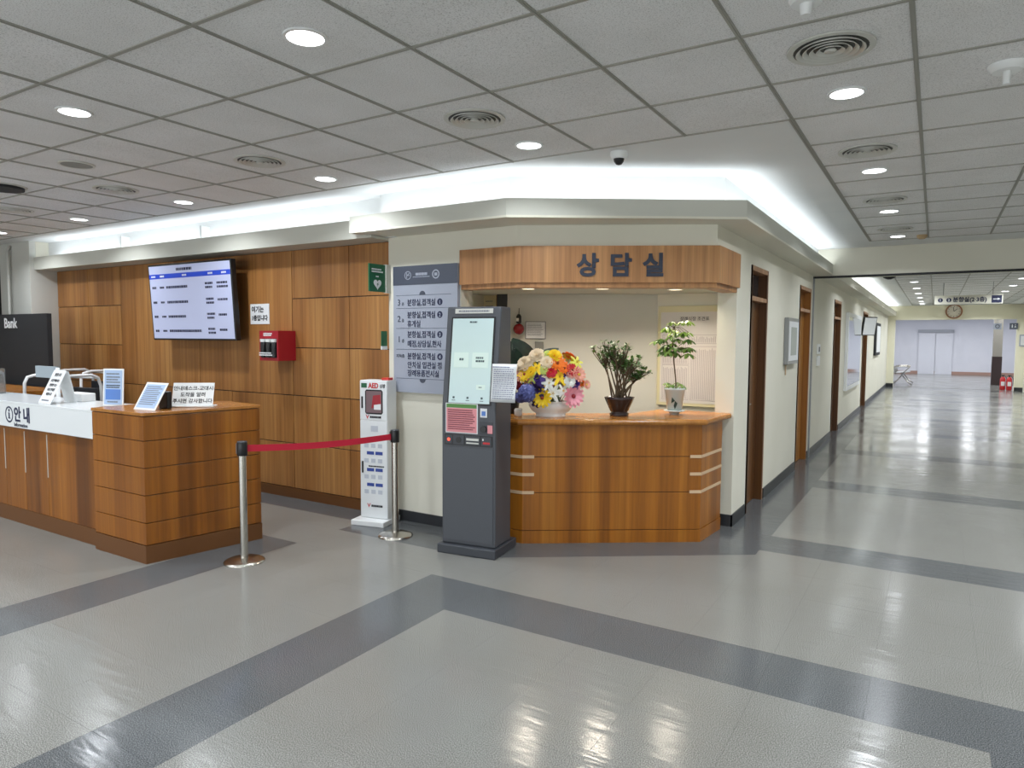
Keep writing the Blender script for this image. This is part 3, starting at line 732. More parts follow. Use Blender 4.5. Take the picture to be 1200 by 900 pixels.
dashes(MB().use(M_PAPER), FR((0, -.0125, 0), (1, 0, 0), (0, 0, 1)), .06, .2, [.262, .245], .012, 9).build('heading', t)

# projecting green sign on the cream wall's edge
t = thing('green_sign', 'green projecting sign with a white heart symbol at the cream wall edge', 'sign', (-4.085, 4.34, 1.995))
Mg = FR((0, 0, 0), (0, 1, 0), (0, 0, 1)); bxo('board', t, M_GREEN, -.012, 0, 0, .20, 0, .235); bxo('bracket', t, M_SILVER, -.02, .01, .20, .26, -.005, .24)
mb = MB(); mb.use(M_PAPER); Mg2 = Mg @ Matrix.Translation((0, 0, .0005))
dashes(mb, Mg2, .03, .17, [.19, .17], .012, 3); dashes(mb, Mg2, .08, .12, [.13], .01, 3)
hp = []
for k in range(24):
    a = 2*PI*k/24; hp.append((.10+.0030*16*math.sin(a)**3*1.0, .066+.0030*(13*math.cos(a)-5*math.cos(2*a)-2*math.cos(3*a)-math.cos(4*a))))
mb.prism(hp, 0, .001, M=Mg2); mb.build('heart_print', t)
MB().use(M_GREEN).add([(.112, .085, 0), (.088, .062, 0), (.100, .062, 0), (.090, .038, 0), (.114, .068, 0), (.102, .068, 0)], [(0, 1, 2), (3, 4, 5)], M=Mg @ Matrix.Translation((0, 0, .0018))).build('bolt_print', t)
t = thing('small_plate', 'small green and white plate on the cream wall edge below the green sign', 'sign', (-4.095, 4.53, 1.50))
bxo('plate', t, M_GREEN, -.01, .0, -.03, .04, .03, .16); bxo('plate', t, M_PAPER, -.012, .002, -.03, .04, 0, .03)

# directory sign
t = thing('directory_sign', 'tall grey floor directory sign with a dark header on the cream wall', 'sign', (-4.015, 4.598, 1.135))
bxo('board', t, M_SIGNG, 0, .685, -.035, 0, 0, 1.078); bxo('header', t, M_SLATE, 0, .685, -.038, -.035, .918, 1.078)
Md = FR((0, -.0355, 0), (1, 0, 0), (0, 0, 1)); Mh = FR((0, -.0385, 0), (1, 0, 0), (0, 0, 1))
mb = MB().use(M_SIGNG)
ring(mb, Mh, .165, .998, .030, .036, 0, .001, 20); mb.box(.150, .156, .975, 1.02, 0, .001, M=Mh).box(.16, .185, .995, 1.0, 0, .001, M=Mh); mb.add([(.155, 1.0, .001), (.18, 1.018, .001), (.183, 1.012, .001), (.16, .994, .001)], [(3, 2, 1, 0)], M=Mh)
ring(mb, Mh, .465, .998, .028, .038, 0, .001, 20); mb.box(.45, .48, .985, 1.01, 0, .001, M=Mh)
dashes(mb, Mh, .25, .375, [1.005], .022, 2, gap=.12, fill=1); dashes(mb, Mh, .22, .40, [.982], .006, 2, fill=1); mb.build('emblems', t)
mb = MB().use(M_SLATE)
for y in (.83, .72, .55, .37, .12): mb.box(.03, .62, y-.0015, y+.0015, 0, .001, M=Md)
mb.prism(arc_pts((.32, .832), .032, 0, PI, 10), 0, .001, M=Md); mb.prism(arc_pts((.32, .118), .032, PI, 2*PI, 10), 0, .001, M=Md); mb.build('rules', t)
for s_, y in (('3', .745), ('2', .605), ('1', .43)):
    text(s_, .075, Md, M_SLATE, t, .045, y, .0); text('층', .032, Md, M_SLATE, t, .092, y, .0)
text('지하층', .034, Md, M_SLATE, t, .03, .30, .008)
for s_, y in (('분향실,접객실', .745), ('분향실,접객실', .64), ('휴게실', .565), ('분향실,접객실', .475), ('매점,상담실,현사', .395), ('분향실,접객실', .29), ('안치실 입관실 정', .215), ('장례용품전시실', .145)):
    text(s_, .062, Md, M_NAVY, t, .155, y, .012, sx=.86)
for y in (.768, .663, .498, .313): disc(MB().use(M_NAVY), Md, .505, y, .028, 0, .001, 20).build('number_disc', t)
for s_, y in (('1', .751), ('2', .646), ('3', .481), ('4', .296)): text(s_, .045, Md @ Matrix.Translation((0, 0, .001)), M_SIGNG, t, .505, y, .015, 'CENTER', name='numerals')

# ------------------------------------------------------------------ AED stand
ra = .20
t = thing('defibrillator_stand', 'white defibrillator cabinet on a floor stand beside the cream wall', 'cabinet', (-4.085, 4.43, 0), ra); t.scale = (.84, 1, 1)
bxo('base', t, M_WHITE, -.20, .18, -.17, .12, 0, .045, bevel=.006)
bxo('case', t, M_WHITE, -.16, .16, -.06, .09, .045, 1.24, bevel=.004)
bxo('upper_door', t, M_WHITEG, -.157, .157, -.068, -.06, .90, 1.235, bevel=.002); bxo('lower_door', t, M_WHITEG, -.157, .157, -.068, -.06, .05, .893, bevel=.002)
wdw = [( -.095, .965), (-.08, .95), (.095, .95), (.11, .965), (.11, 1.145), (.095, 1.16), (-.08, 1.16), (-.095, 1.145)]
Ma = FR((0, -.0685, 0), (1, 0, 0), (0, 0, 1))
mb = MB().use(M_BLACKM); mb.prism(wdw, 0, .002, M=Ma); mb.use(mat('cabinet_inside', (120, 96, 100), .4)).prism([(-.083, .962), (.098, .962), (.098, 1.148), (-.083, 1.148)], .002, .003, M=Ma)
mb.use(M_REDBOX).prism([(-.02, 1.0), (.09, 1.02), (.085, 1.12), (.0, 1.11)], .003, .004, M=Ma); mb.use(M_PAPER).prism([(.01, .99), (.09, .99), (.09, 1.04), (.01, 1.03)], .004, .005, M=Ma); mb.build('window', t)
for z0 in (1.0, .44): bxo('handle', t, M_BLACK, -.135, -.122, -.078, -.068, z0, z0+.10)
text('AED', .06, Ma, M_RED, t, -.055, 1.175, .035, sx=1.0); text('심장', .035, Ma, M_INK, t, .075, 1.18, .02)
mb = MB().use(M_GREEN); mb.box(-.14, -.075, 1.175, 1.215, 0, .001, M=Ma); mb.build('green_print', t)
def vlogo(mb, x, z): mb.add([(x, z+.02, .001), (x+.008, z+.02, .001), (x+.02, z, .001), (x+.034, z+.02, .001), (x+.042, z+.02, .001), (x+.02, z-.018, .001)], [(5, 2, 1, 0), (5, 4, 3, 2)], M=Ma)
mb = MB().use(M_RED); vlogo(mb, -.09, .925); vlogo(mb, -.08, .155); mb.build('v_print', t)
mb = MB().use(M_INK); dashes(mb, Ma, -.04, .09, [.925], .018, 3, gap=.15, fill=1); dashes(mb, Ma, -.03, .10, [.155], .018, 3, gap=.15, fill=1); dashes(mb, Ma, -.06, .12, [.50], .012, 8, fill=1); mb.build('logo_print', t)
mb = MB().use(mat('aed_blue', (52, 74, 150), .4))
for z0 in (.60, .455, .325):
    for x0 in (-.08, .02): mb.box(x0, x0+.085, z0, z0+.028, 0, .001, M=Ma)
mb.box(.05, .13, .73, .75, 0, .001, M=Ma); mb.build('blue_print', t)
mb = MB().use(mat('pale_print', (188, 194, 204), .5))
for z0 in (.66, .53, .39, .26):
    for x0 in (-.11, -.03, .05): mb.box(x0, x0+.05, z0, z0+.035, 0, .001, M=Ma)
mb.box(-.03, .05, .80, .85, 0, .001, M=Ma); mb.build('picture_print', t)
bxo('alarm_lamp', t, mat('alarm_red', (200, 40, 30), .3), .07, .15, -.03, .05, 1.24, 1.262, bevel=.005)

# ------------------------------------------------------------------ stanchions and belt
def post(loc, label):
    t = thing('stanchion', label, 'stanchion', loc, 0, 'steel belt stanchions')
    MB().use(M_CHROME).lathe([(.14, 0), (.14, .008), (.12, .018), (.05, .026), (.034, .03)], 40).build('base', t)
    MB().use(M_CHROME).lathe([(.027, .028), (.027, .77)], 24).build('pole', t)
    MB().use(M_BLACK).lathe([(.034, .765), (.036, .77), (.036, .855), (.034, .86)], 24).build('head', t)
    MB().use(M_CHAR2).lathe([(.034, .8605), (.034, .866), (.001, .868)], 24, cap=False).build('cap', t)
    bxo('clip', t, M_STEEL, -.042, -.034, -.02, .02, .775, .85)
    return t
p1 = Vector((-4.15, 3.11, 0)); p2 = Vector((-3.675, 4.185, 0))
post(p1, 'steel belt stanchion standing beside the desk corner'); post(p2, 'steel belt stanchion standing in front of the defibrillator stand')
d = (p2-p1).normalized(); a = p1+d*.036; b = p2-d*.036; mb = MB().use(M_BELT); vs = []; N_ = 12
nn = Vector((-d.y, d.x, 0))*.001
for i in range(N_+1):
    q = a+(b-a)*i/N_; z = .79-.02*math.sin(PI*i/N_)*1-.004*i/N_
    for s_ in (-1, 1): vs += [(q.x+nn.x*s_, q.y+nn.y*s_, z), (q.x+nn.x*s_, q.y+nn.y*s_, z+.048)]
fs = []
for i in range(N_):
    o = 4*i; fs += [(o, o+4, o+5, o+1), (o+2, o+3, o+7, o+6), (o+1, o+5, o+7, o+3), (o, o+2, o+6, o+4)]
mb.add(vs, fs); tag(mb.build('barrier_belt'), 'red belt stretched between the two steel stanchions', 'belt')

# ------------------------------------------------------------------ kiosk
t = thing('kiosk', 'dark grey touchscreen kiosk with lit screen and papers taped on', 'kiosk', (-3.125, 4.023, 0), .139)
bxo('plinth', t, M_CHAR2, 0, .48, 0, .39, 0, .07, bevel=.008)
prof = [(.04, .07), (.04, 1.10), (.13, 1.835), (.31, 1.835), (.325, 1.10), (.325, .07)]
Mp = FR((0, 0, 0), (0, 1, 0), (0, 0, 1))
MB().use(M_CHAR).prism(prof, .02, .46, M=Mp).build('body', t, bevel=.012)
bxo('front_panel', t, M_CHAR, .035, .445, .034, .04, .10, .80, bevel=.002)
Ms = FR((0, .0385, 1.10), (1, 0, 0), (0, .09, .735)); SL = .7405
MB(Ms).use(M_BLACK).box(.065, .425, .015, .665, 0, .004).build('bezel', t, bevel=.002)
MB(Ms).use(M_KSCR).box(.078, .412, .028, .652, .004, .006).build('screen', t)
for q in ((.105, .225, .29, .40), (.255, .385, .29, .40), (.30, .37, .13, .165)): MB(Ms).use(M_KBTN).box(*q, .006, .007).build('screen_button', t)
Mk = Ms @ Matrix.Translation((0, 0, .0072)); M_KT = mat('kiosk_text', (70, 90, 96), .4)
mb = MB().use(M_KT); dashes(mb, Mk, .22, .28, [.625], .012, 2); dashes(mb, Mk, .15, .19, [.35], .016, 3); dashes(mb, Mk, .285, .355, [.362, .338], .014, 4); dashes(mb, Mk, .32, .35, [.147], .006, 4)
for x in (.12, .235, .35): mb.box(x-.008, x+.008, .060, .075, 0, .001, M=Mk); mb.box(x-.014, x+.014, .045, .049, 0, .001, M=Mk)
mb.build('screen_text', t)
MB(Ms).use(M_SILVER).box(.09, .40, .69, .725, 0, .003).build('name_strip', t)
dashes(MB().use(M_INKG), Ms @ Matrix.Translation((0, 0, .003)), .12, .37, [.707], .012, 2, fill=1).build('strip_print', t)
Mw = FR((0, .0385, 0), (1, 0, 0), (0, 0, 1))
MB(Mw).use(M_PAPER).box(.055, .32, .905, 1.125, 0, .002).build('paper_border', t)
MB(Mw).use(M_PINK).box(.062, .312, .912, 1.09, .002, .003).build('pink_notice', t)
MB(Mw).use(M_GREENP).box(.062, .312, 1.092, 1.12, .002, .003).build('green_heading', t)
mb = MB().use(mat('dark_red_ink', (120, 50, 60), .6)); dashes(mb, Mw @ Matrix.Translation((0, 0, .003)), .075, .30, [1.075-.0155*k for k in range(10)], .007, 12); mb.build('notice_print', t)
MB(Mw).use(M_BLACK).box(.045, .44, .815, .895, 0, .003).build('reader_plate', t)
mb = MB(Mw).use(M_CHAR2); mb.box(.055, .11, .825, .885, .003, .006).box(.12, .21, .822, .888, .003, .006).box(.22, .34, .822, .888, .003, .006).box(.35, .43, .822, .888, .003, .006); mb.build('readers', t)
disc(MB().use(M_LED), Mw @ Matrix.Translation((0, 0, .006)), .083, .855, .011, 0, .002).build('red_lamp', t)
mb = MB(Mw).use(M_SILVER); mb.box(.23, .33, .855, .872, .006, .009).box(.23, .33, .832, .842, .006, .008); mb.build('paper_slot', t)
disc(MB().use(M_BLACK), Mw @ Matrix.Translation((0, 0, .002)), .165, .855, .022, .003, .007).build('scanner', t)
MB(Mw).use(M_CHAR2).box(.335, .44, .905, 1.0, 0, .003).build('card_reader', t)
disc(MB().use(M_BLACK), Mw, .37, .945, .024, .003, .018).build('keyhole', t)
MB(Mw).use(M_PINK).box(.40, .44, .915, .975, .003, .004).build('sticker', t)
mb = MB(Mw).use(M_PAPER); mb.box(.34, .395, 1.03, 1.095, 0, .002); mb.use(mat('sticker_blue', (90, 130, 200), .5)).box(.352, .383, 1.042, 1.075, .002, .003).build('blue_sticker', t)
mb = MB(); mb.use(M_RED).box(.365, .42, .835, .85, .006, .007, M=Mw); mb.use(M_PAPER).box(.36, .37, .86, .875, .006, .007, M=Mw); mb.build('arrow_print', t)
# sheet taped to the right edge of the screen, bulging a little
n_ = 8; vs = []; fs = []; Mq = Ms @ Matrix.Translation((.425, .045, .012))
for j in range(n_+1):
    for i in range(3):
        u = i/2; v = j/n_; vs.append((u*.20, v*.275, .005+.010*math.sin(v*9)*u+.012*u))
for j in range(n_):
    for i in range(2): o = j*3+i; fs.append((o, o+1, o+4, o+3))
mb = MB(Mq).use(M_WHITEG); mb.add(vs, fs, True); sh = mb.build('taped_sheet', t); sl = sh.modifiers.new('t', 'SOLIDIFY'); sl.thickness = .001
mb = MB().use(mat('sheet_ink', (132, 134, 160), .5)); dashes(mb, Mq @ Matrix.Translation((0, 0, .034)), .02, .175, [.25], .009, 3)
for k in range(15):
    v = .235-.0148*k; M3 = Mq @ Matrix.Translation((0, 0, .0))
    rr = random.Random(k); x = .018
    while x < .178:
        wd = rr.uniform(.006, .02); zz = .008+(.010*math.sin(v/.275*9)+.012)*min(1, (x+wd)/.2); mb.box(x, x+wd, v-.0028, v+.0028, zz, zz+.0006, M=M3); x += wd+.005
mb.build('sheet_print', t)

# ------------------------------------------------------------------ consultation counter
ct = thing('consultation_counter', 'angled wooden consultation counter with beige inlay lines', 'counter', (0, 0, 0))
cp = [(-3.30, 4.557), (-2.70, 4.557), (-1.535, 5.355), (-1.50, 5.82)]
def offs(p, d):      # inset the front outline by d
    return [(p[0][0], p[0][1]+d), (p[1][0]-d*.3, p[1][1]+d), (p[2][0]-d*1.05, p[2][1]+d*.45), (p[3][0]-d, p[3][1])]
def shell(mb, z0, z1, a, b):
    A = offs(cp, a); B = offs(cp, b)
    return mb.prism(A+B[::-1], z0, z1)
shell(MB().use(M_BLACKM), .02, .93, .010, .05).build('carcass', ct)
for z0, z1 in ((.105, .400), (.405, .682), (.687, .935)):
    shell(MB().use(M_CTR), z0, z1, 0, .014).build('front_panel', ct)
shell(MB().use(M_CTR), 0, .10, -.004, .02).build('plinth', ct)
def inlay(z):
    mb = MB().use(M_BEIGE); u = Vector((cp[2][0]-cp[1][0], cp[2][1]-cp[1][1])).normalized(); nrm = Vector((u.y, -u.x)); h = .012; e = .003
    a = Vector(cp[1]); b = Vector(cp[2])
    mb.prism([(-3.3, cp[1][1]-e), (a.x+.0, a.y-e), tuple(a+u*.09+nrm*e), tuple(a+u*.09+nrm*-.004), (a.x, a.y+.004), (-3.3, cp[1][1]+.004)], z-h, z+h)
    mb.build('inlay_strip', ct); mb = MB().use(M_BEIGE)
    c = Vector(cp[3]); v = (c-b).normalized(); m2 = Vector((v.y, -v.x))
    mb.prism([tuple(b-u*.09+nrm*e), tuple(b+nrm*e+m2*.001), tuple(c+m2*e), tuple(c-m2*.004), tuple(b-m2*.004-nrm*.003), tuple(b-u*.09-nrm*.004)], z-h, z+h)
    mb.build('inlay_strip', ct)
for z in (.684, .545, .403): inlay(z)
top = [(-3.30, 4.505), (-2.715, 4.505), (-1.485, 5.335), (-1.45, 5.945), (-2.08, 5.945), (-2.17, 5.45), (-2.90, 4.95), (-3.30, 4.95)]
MB().use(M_DESKTOP).prism(top, .935, .98).build('countertop', ct, bevel=.018)

# room sign over the counter
rs = thing('room_sign', 'wooden fascia board with large dark Korean letters over the counter', 'sign', (0, 0, 0))
o1 = [(-3.32, 4.575), (-2.787, 4.575), (-1.415, 5.30), (-1.415, 5.95)]; o2 = [(-1.44, 5.95), (-1.44, 5.312), (-2.783, 4.60), (-3.32, 4.60)]
MB().use(M_SIGNW).prism(o1+o2, 2.036, 2.315).build('fascia', rs)
MB().use(M_SIGNW).prism([(-3.32, 4.60), (-2.783, 4.60), (-1.44, 5.312), (-1.44, 5.95), (-1.56, 5.95), (-1.56, 5.40), (-2.81, 4.72), (-3.32, 4.72)], 1.998, 2.04).build('lower_trim', rs)
uu = Vector((o1[2][0]-o1[1][0], o1[2][1]-o1[1][1], 0)).normalized()
Mr = FR(Vector((o1[1][0], o1[1][1], 0))+Vector((uu.y, -uu.x, 0))*.001, uu, (0, 0, 1))
LW = 0
for s_, x in (('상', .555), ('담', .805), ('실', 1.055)):
    text(s_, .185, Mr, M_NAVYS, rs, x, 2.10, .035, 'CENTER', depth=.008)
# things inside the consultation room
t = thing('poster', 'large framed poster chart with dense columns of Korean print', 'poster', (-2.31, 6.49, .965))
bxo('frame', t, mat('pale_frame', (214, 206, 168), .5), 0, .66, -.02, .008, 0, .96, bevel=.004); bxo('sheet', t, mat('poster_paper', (214, 210, 206), .5), .03, .63, -.023, -.02, .03, .90)
Mo = FR((0, -.0235, 0), (1, 0, 0), (0, 0, 1)); text('장례식장 조견표', .042, Mo, M_INK, t, .36, .82, .004, 'CENTER')
mb = MB().use(mat('poster_ink', (160, 150, 158), .6))
for x0, x1, y0, y1 in ((.05, .31, .40, .68), (.33, .61, .60, .68), (.05, .31, .06, .39), (.33, .61, .06, .57)):
    for (a, b, c, e) in ((x0, x1, y0, y0+.003), (x0, x1, y1, y1+.003), (x0, x0+.003, y0, y1), (x1, x1+.003, y0, y1)): mb.box(a, b, c, e, 0, .001, M=Mo)
    x = x0+.012
    while x < x1-.01:
        mb.box(x, x+.004, y0+.01, y1-random.random()*.03-.01, 0, .001, M=Mo); x += .0135
mb.build('table_print', t)
gu = Vector((.87, .49, 0)).normalized(); gn = Vector((.49, -.87, 0)).normalized()
def gw_(x, y): return Vector((x, y, 0))
Mgw = lambda p: FR(p+gn*.002, gu, (0, 0, 1))
t = thing('wall_notice', 'white printed notice with thin dark border on the grey rear wall', 'sign', Vector((-3.452, 5.862, 1.60))+gn*.004)
M0 = FR((0, 0, 0), gu, (0, 0, 1)); MB(M0).use(M_SLATE).box(0, .2, 0, .172, 0, .004).build('frame', t); MB(M0).use(M_PAPER).box(.006, .194, .006, .166, .004, .005).build('sheet', t)
dashes(MB().use(M_INKG), M0 @ Matrix.Translation((0, 0, .005)), .02, .18, [.145-.0135*k for k in range(9)], .005, 3).build('print', t)
t = thing('wall_box', 'small grey wall box below the white notice', 'box', Vector((-3.37, 5.91, 1.49))+gn*.002)
MB(M0).use(mat('box_grey', (120, 122, 118), .5)).box(0, .085, 0, .085, 0, .03).build('case', t, bevel=.004)
t = thing('wall_socket', 'pale wall socket on the grey rear wall above the flowers', 'socket', Vector((-3.20, 6.005, 1.40))+gn*.002)
MB(M0).use(M_GREYP).box(0, .10, 0, .05, 0, .008).build('plate', t, bevel=.002)
t = thing('hanging_ornament', 'glossy red ball hanging below a black tag on the rear wall', 'ornament', Vector((-3.50, 5.82, 0))+gn*.07)
MB().use(mat('glossy_red', (120, 16, 24), .12)).ball((0, 0, 1.695), .055, 20).build('ball', t)
MB().use(M_BLACK).lathe([(.02, 1.75), (.026, 1.76), (.026, 1.82), (.012, 1.84)], 14).build('tag', t)
MB().use(M_BLACK).tube([(0, 0, 1.84), (-gn.x*.07, -gn.y*.07, 1.90)], .004, 6).build('cord', t)
MB().use(M_PAPER).box(-.014, .014, -.028, -.026, 1.77, 1.80).build('white_label', t)
t = thing('picture_frame', 'gilt framed certificate on the cream wall seen above the kiosk', 'picture', (-4.0, 5.895, 1.78))
bxo('frame', t, M_GOLD, .02, .22, -.02, 0, 0, .29, bevel=.004); bxo('sheet', t, mat('certificate', (226, 214, 178), .5), .045, .195, -.023, -.02, .025, .265)
dashes(MB().use(M_INKG), FR((0, -.0235, 0), (1, 0, 0), (0, 0, 1)), .07, .17, [.2, .15, .13, .11], .008, 3).build('print', t)

# ------------------------------------------------------------------ plants and flowers on the counter
def leaf(mb, p, d, up, L, W, fold=.12, seg=4, curl=.15):
    d = Vector(d).normalized(); s = d.cross(Vector(up)).normalized(); n = s.cross(d).normalized(); p = Vector(p)
    vs = []; fs = []
    for i in range(seg+1):
        tt = i/seg; w_ = W*math.sin(PI*min(1, tt*.92+.04))**.8*.5; c = p+d*L*tt-n*curl*L*tt*tt
        vs += [c-s*w_+n*fold*w_, c, c+s*w_+n*fold*w_]
    for i in range(seg):
        o = 3*i; fs += [(o, o+1, o+4, o+3), (o+1, o+2, o+5, o+4)]
    mb.add(vs, fs, True)
CZ = .98
# jade plant
t = thing('jade_plant', 'bushy small-leaved bonsai in a dark tapered pot on the counter', 'potted plant', (-2.17, 5.20, CZ), .6)
MB().use(M_POTB).lathe([(.075, 0), (.08, .02), (.065, .03), (.075, .04), (.118, .135), (.125, .155), (.112, .155), (.105, .135)], 8, sy=.8, cap=False).build('pot', t)
MB().use(M_SOIL).lathe([(.001, .14), (.108, .138)], 8, sy=.8, cap=False).build('soil', t)
rj = random.Random(5); tr_ = MB().use(M_BARK); fo = MB().use(M_LEAF1)
for k in range(20):
    a = rj.uniform(0, 2*PI); r = rj.uniform(.0, .07); x, y = r*math.cos(a), r*math.sin(a)*.7
    px_ = -.17+.40*(k+.5)/20; hz = .61-.20*max(0, px_/.22)-rj.uniform(0, .13)
    tip = Vector((px_, rj.uniform(-.09, .09), hz)); mid = Vector(((x+tip.x)/2+rj.uniform(-.02, .02), (y+tip.y)/2, .14+(hz-.14)*.5))
    tr_.tube([(x, y, .13), mid, tip], .008, 6, r1=.003)
    for b_ in range(8):
        q = mid.lerp(tip, rj.uniform(.25, 1.05))+Vector((rj.uniform(-.05, .05), rj.uniform(-.05, .05), rj.uniform(-.01, .05)))
        tr_.tube([mid.lerp(tip, .3), q], .003, 4)
        for l_ in range(7):
            d = Vector((rj.uniform(-1, 1), rj.uniform(-1, 1), rj.uniform(-.2, .9)))
            leaf(fo, q+d*.008, d, (rj.uniform(-.3, .3), rj.uniform(-.3, .3), 1), rj.uniform(.025, .042), rj.uniform(.015, .024), seg=3)
tr_.build('trunk', t); fo.build('foliage', t)['kind'] = 'stuff'
# umbrella plant
t = thing('umbrella_plant', 'slender umbrella plant with light green leaves in a pale glazed pot', 'potted plant', (-1.83, 5.56, CZ), .6)
MB().use(M_POTW).lathe([(.035, 0), (.04, .018), (.085, .03), (.09, .036), (.06, .036)], 24, cap=False).build('saucer', t)
MB().use(M_POTW).lathe([(.001, .036), (.058, .036), (.082, .205), (.088, .208), (.088, .222), (.078, .222), (.074, .19)], 28, cap=False).build('pot', t)
MB().use(M_SOIL).lathe([(.001, .195), (.075, .19)], 20, cap=False).build('soil', t)
MB().use(M_BLACK).use(M_LEAF3).add([(-.05, -.076, .10), (-.02, -.084, .12), (-.045, -.08, .15), (-.03, -.083, .08), (.0, -.086, .10), (-.02, -.085, .05)], [(0, 1, 2), (3, 4, 1), (3, 5, 4)]).build('pot_painting', t)
st = [(.01, 0, .19), (.005, 0, .30), (-.01, 0, .42), (-.02, .0, .54), (-.03, 0, .62), (-.02, 0, .72)]
MB().use(M_BARK).tube(st, .006, 6, r1=.004).build('stem', t); ru = random.Random(11)
spotsu = []
for k in range(32):
    z = ru.uniform(.50, .78); a = 2*PI*k/32*5.4; r = ru.uniform(.05, .15)*(1 if z < .72 else .7); spotsu.append((-.02+r*math.cos(a)*1.15, r*math.sin(a)*.8, z, .5 if z < .64 else .72, ru.uniform(.065, .085)))
for k in range(6):
    a = 2*PI*k/6; spotsu.append((.07*math.cos(a), .06*math.sin(a), .23+ru.uniform(0, .06), .2, .05))
for k, (x, y, z, base, L) in enumerate(spotsu):
    mb = MB().use(M_BARK); s0 = Vector((-.02, 0, base)) if base > .3 else Vector((0, 0, .2)); c = Vector((x, y, z)); mb.tube([s0, s0.lerp(c, .5)+Vector((0, 0, .02)), c], .002, 4)
    mb.use(M_LEAF2L if z > .68 else M_LEAF2)
    for q in range(7):
        a = 2*PI*q/7+k; leaf(mb, c, (math.cos(a), math.sin(a), -.35), (0, 0, 1), L, L*.38, seg=3, curl=.25)
    mb.build('leaf', t)
# big-leaved plant in black pot
t = thing('dark_leaf_plant', 'plant with large dark leaves rising behind the flower bowl', 'potted plant', (-2.99, 4.86, CZ))
MB().use(M_BLACK).lathe([(.05, 0), (.058, .02), (.07, .14), (.062, .14), (.058, .12)], 20, cap=False).build('pot', t)
MB().use(M_SOIL).lathe([(.001, .125), (.06, .12)], 16, cap=False).build('soil', t)
for (tip, base, W) in (((.20, .10, .42), (.0, .0, .62), .12), ((.34, .18, .55), (.13, .07, .45), .07), ((-.10, .0, .42), (-.02, .05, .60), .11), ((.06, .0, .36), (.03, .0, .54), .12), ((.26, .12, .38), (.14, .06, .48), .10)):
    mb = MB().use(M_LEAF3); mb.tube([(0, 0, .12), (base[0]*.5, base[1]*.5, .4), base], .004, 5)
    b = Vector(base); tp = Vector(tip); leaf(mb, b, tp-b, (.3, -1, .35), (tp-b).length, W, seg=6, curl=.1); mb.build('leaf', t)
mb = MB().use(M_LEAF3); rk = random.Random(3)
for k in range(60):
    p = (rk.uniform(-.09, .12), rk.uniform(-.03, .06), rk.uniform(.16, .42)); leaf(mb, p, (rk.uniform(-1, 1), rk.uniform(-1, .3), rk.uniform(-.6, .5)), (0, -1, .3), rk.uniform(.03, .06), .03, seg=3)
mb.build('foliage', t)['kind'] = 'stuff'
tag(MB().use(M_VASE).lathe([(.022, 0), (.032, .01), (.034, .05), (.026, .062), (.001, .064)], 18, cap=False).build('small_cup'), 'small white cup between the dark pot and the flower bowl', 'cup').location = (-2.84, 4.72, CZ)

# flower bowl
fb = thing('flower_arrangement', 'colourful mixed flower arrangement in an oval white bowl', 'flowers', (-2.62, 4.86, CZ), .545)
MB().use(M_VASE).lathe([(.12, 0), (.125, .012), (.11, .016), (.155, .05), (.18, .09), (.172, .125), (.155, .125), (.15, .10)], 36, sy=.62, cap=False).build('bowl', fb)
def petal_ring(mb, M, n, L, W, tilt, z=0, r0=0, ph=0, curl=.1, seg=3):
    for k in range(n):
        a = 2*PI*k/n+ph; d = Vector((math.cos(a)*math.cos(tilt), math.sin(a)*math.cos(tilt), math.sin(tilt)))
        p = Vector((math.cos(a)*r0, math.sin(a)*r0, z)); s = Vector((-math.sin(a), math.cos(a), 0)); nn_ = s.cross(d)*-1
        vs = []; fs = []
        for i in range(seg+1):
            tt = i/seg; w_ = W*.5*(.35+.65*math.sin(PI*min(.9, tt*.8+.15))); c = p+d*L*tt+nn_*(curl*L*tt*tt); vs += [c-s*w_, c+s*w_]
        for i in range(seg): o = 2*i; fs.append((o, o+1, o+3, o+2))
        mb.add(vs, fs, True, M)
FC = dict(cream=(240, 222, 190), yellow=(246, 210, 36), orange=(244, 128, 36), lgreen=(208, 220, 120), red=(208, 44, 60), ygreen=(228, 228, 96), peach=(244, 176, 156),
          purple=(72, 46, 130), white=(238, 240, 234), dred=(140, 30, 40), blue=(96, 104, 168), pink=(244, 164, 180), dpurple=(48, 34, 84))
FM = {k: mat('petal_'+k, v, .6) for k, v in FC.items()}; M_EYE = mat('flower_eye', (150, 70, 30), .8); M_EYEY = mat('stamen_yellow', (226, 190, 70), .7)
K = .0073
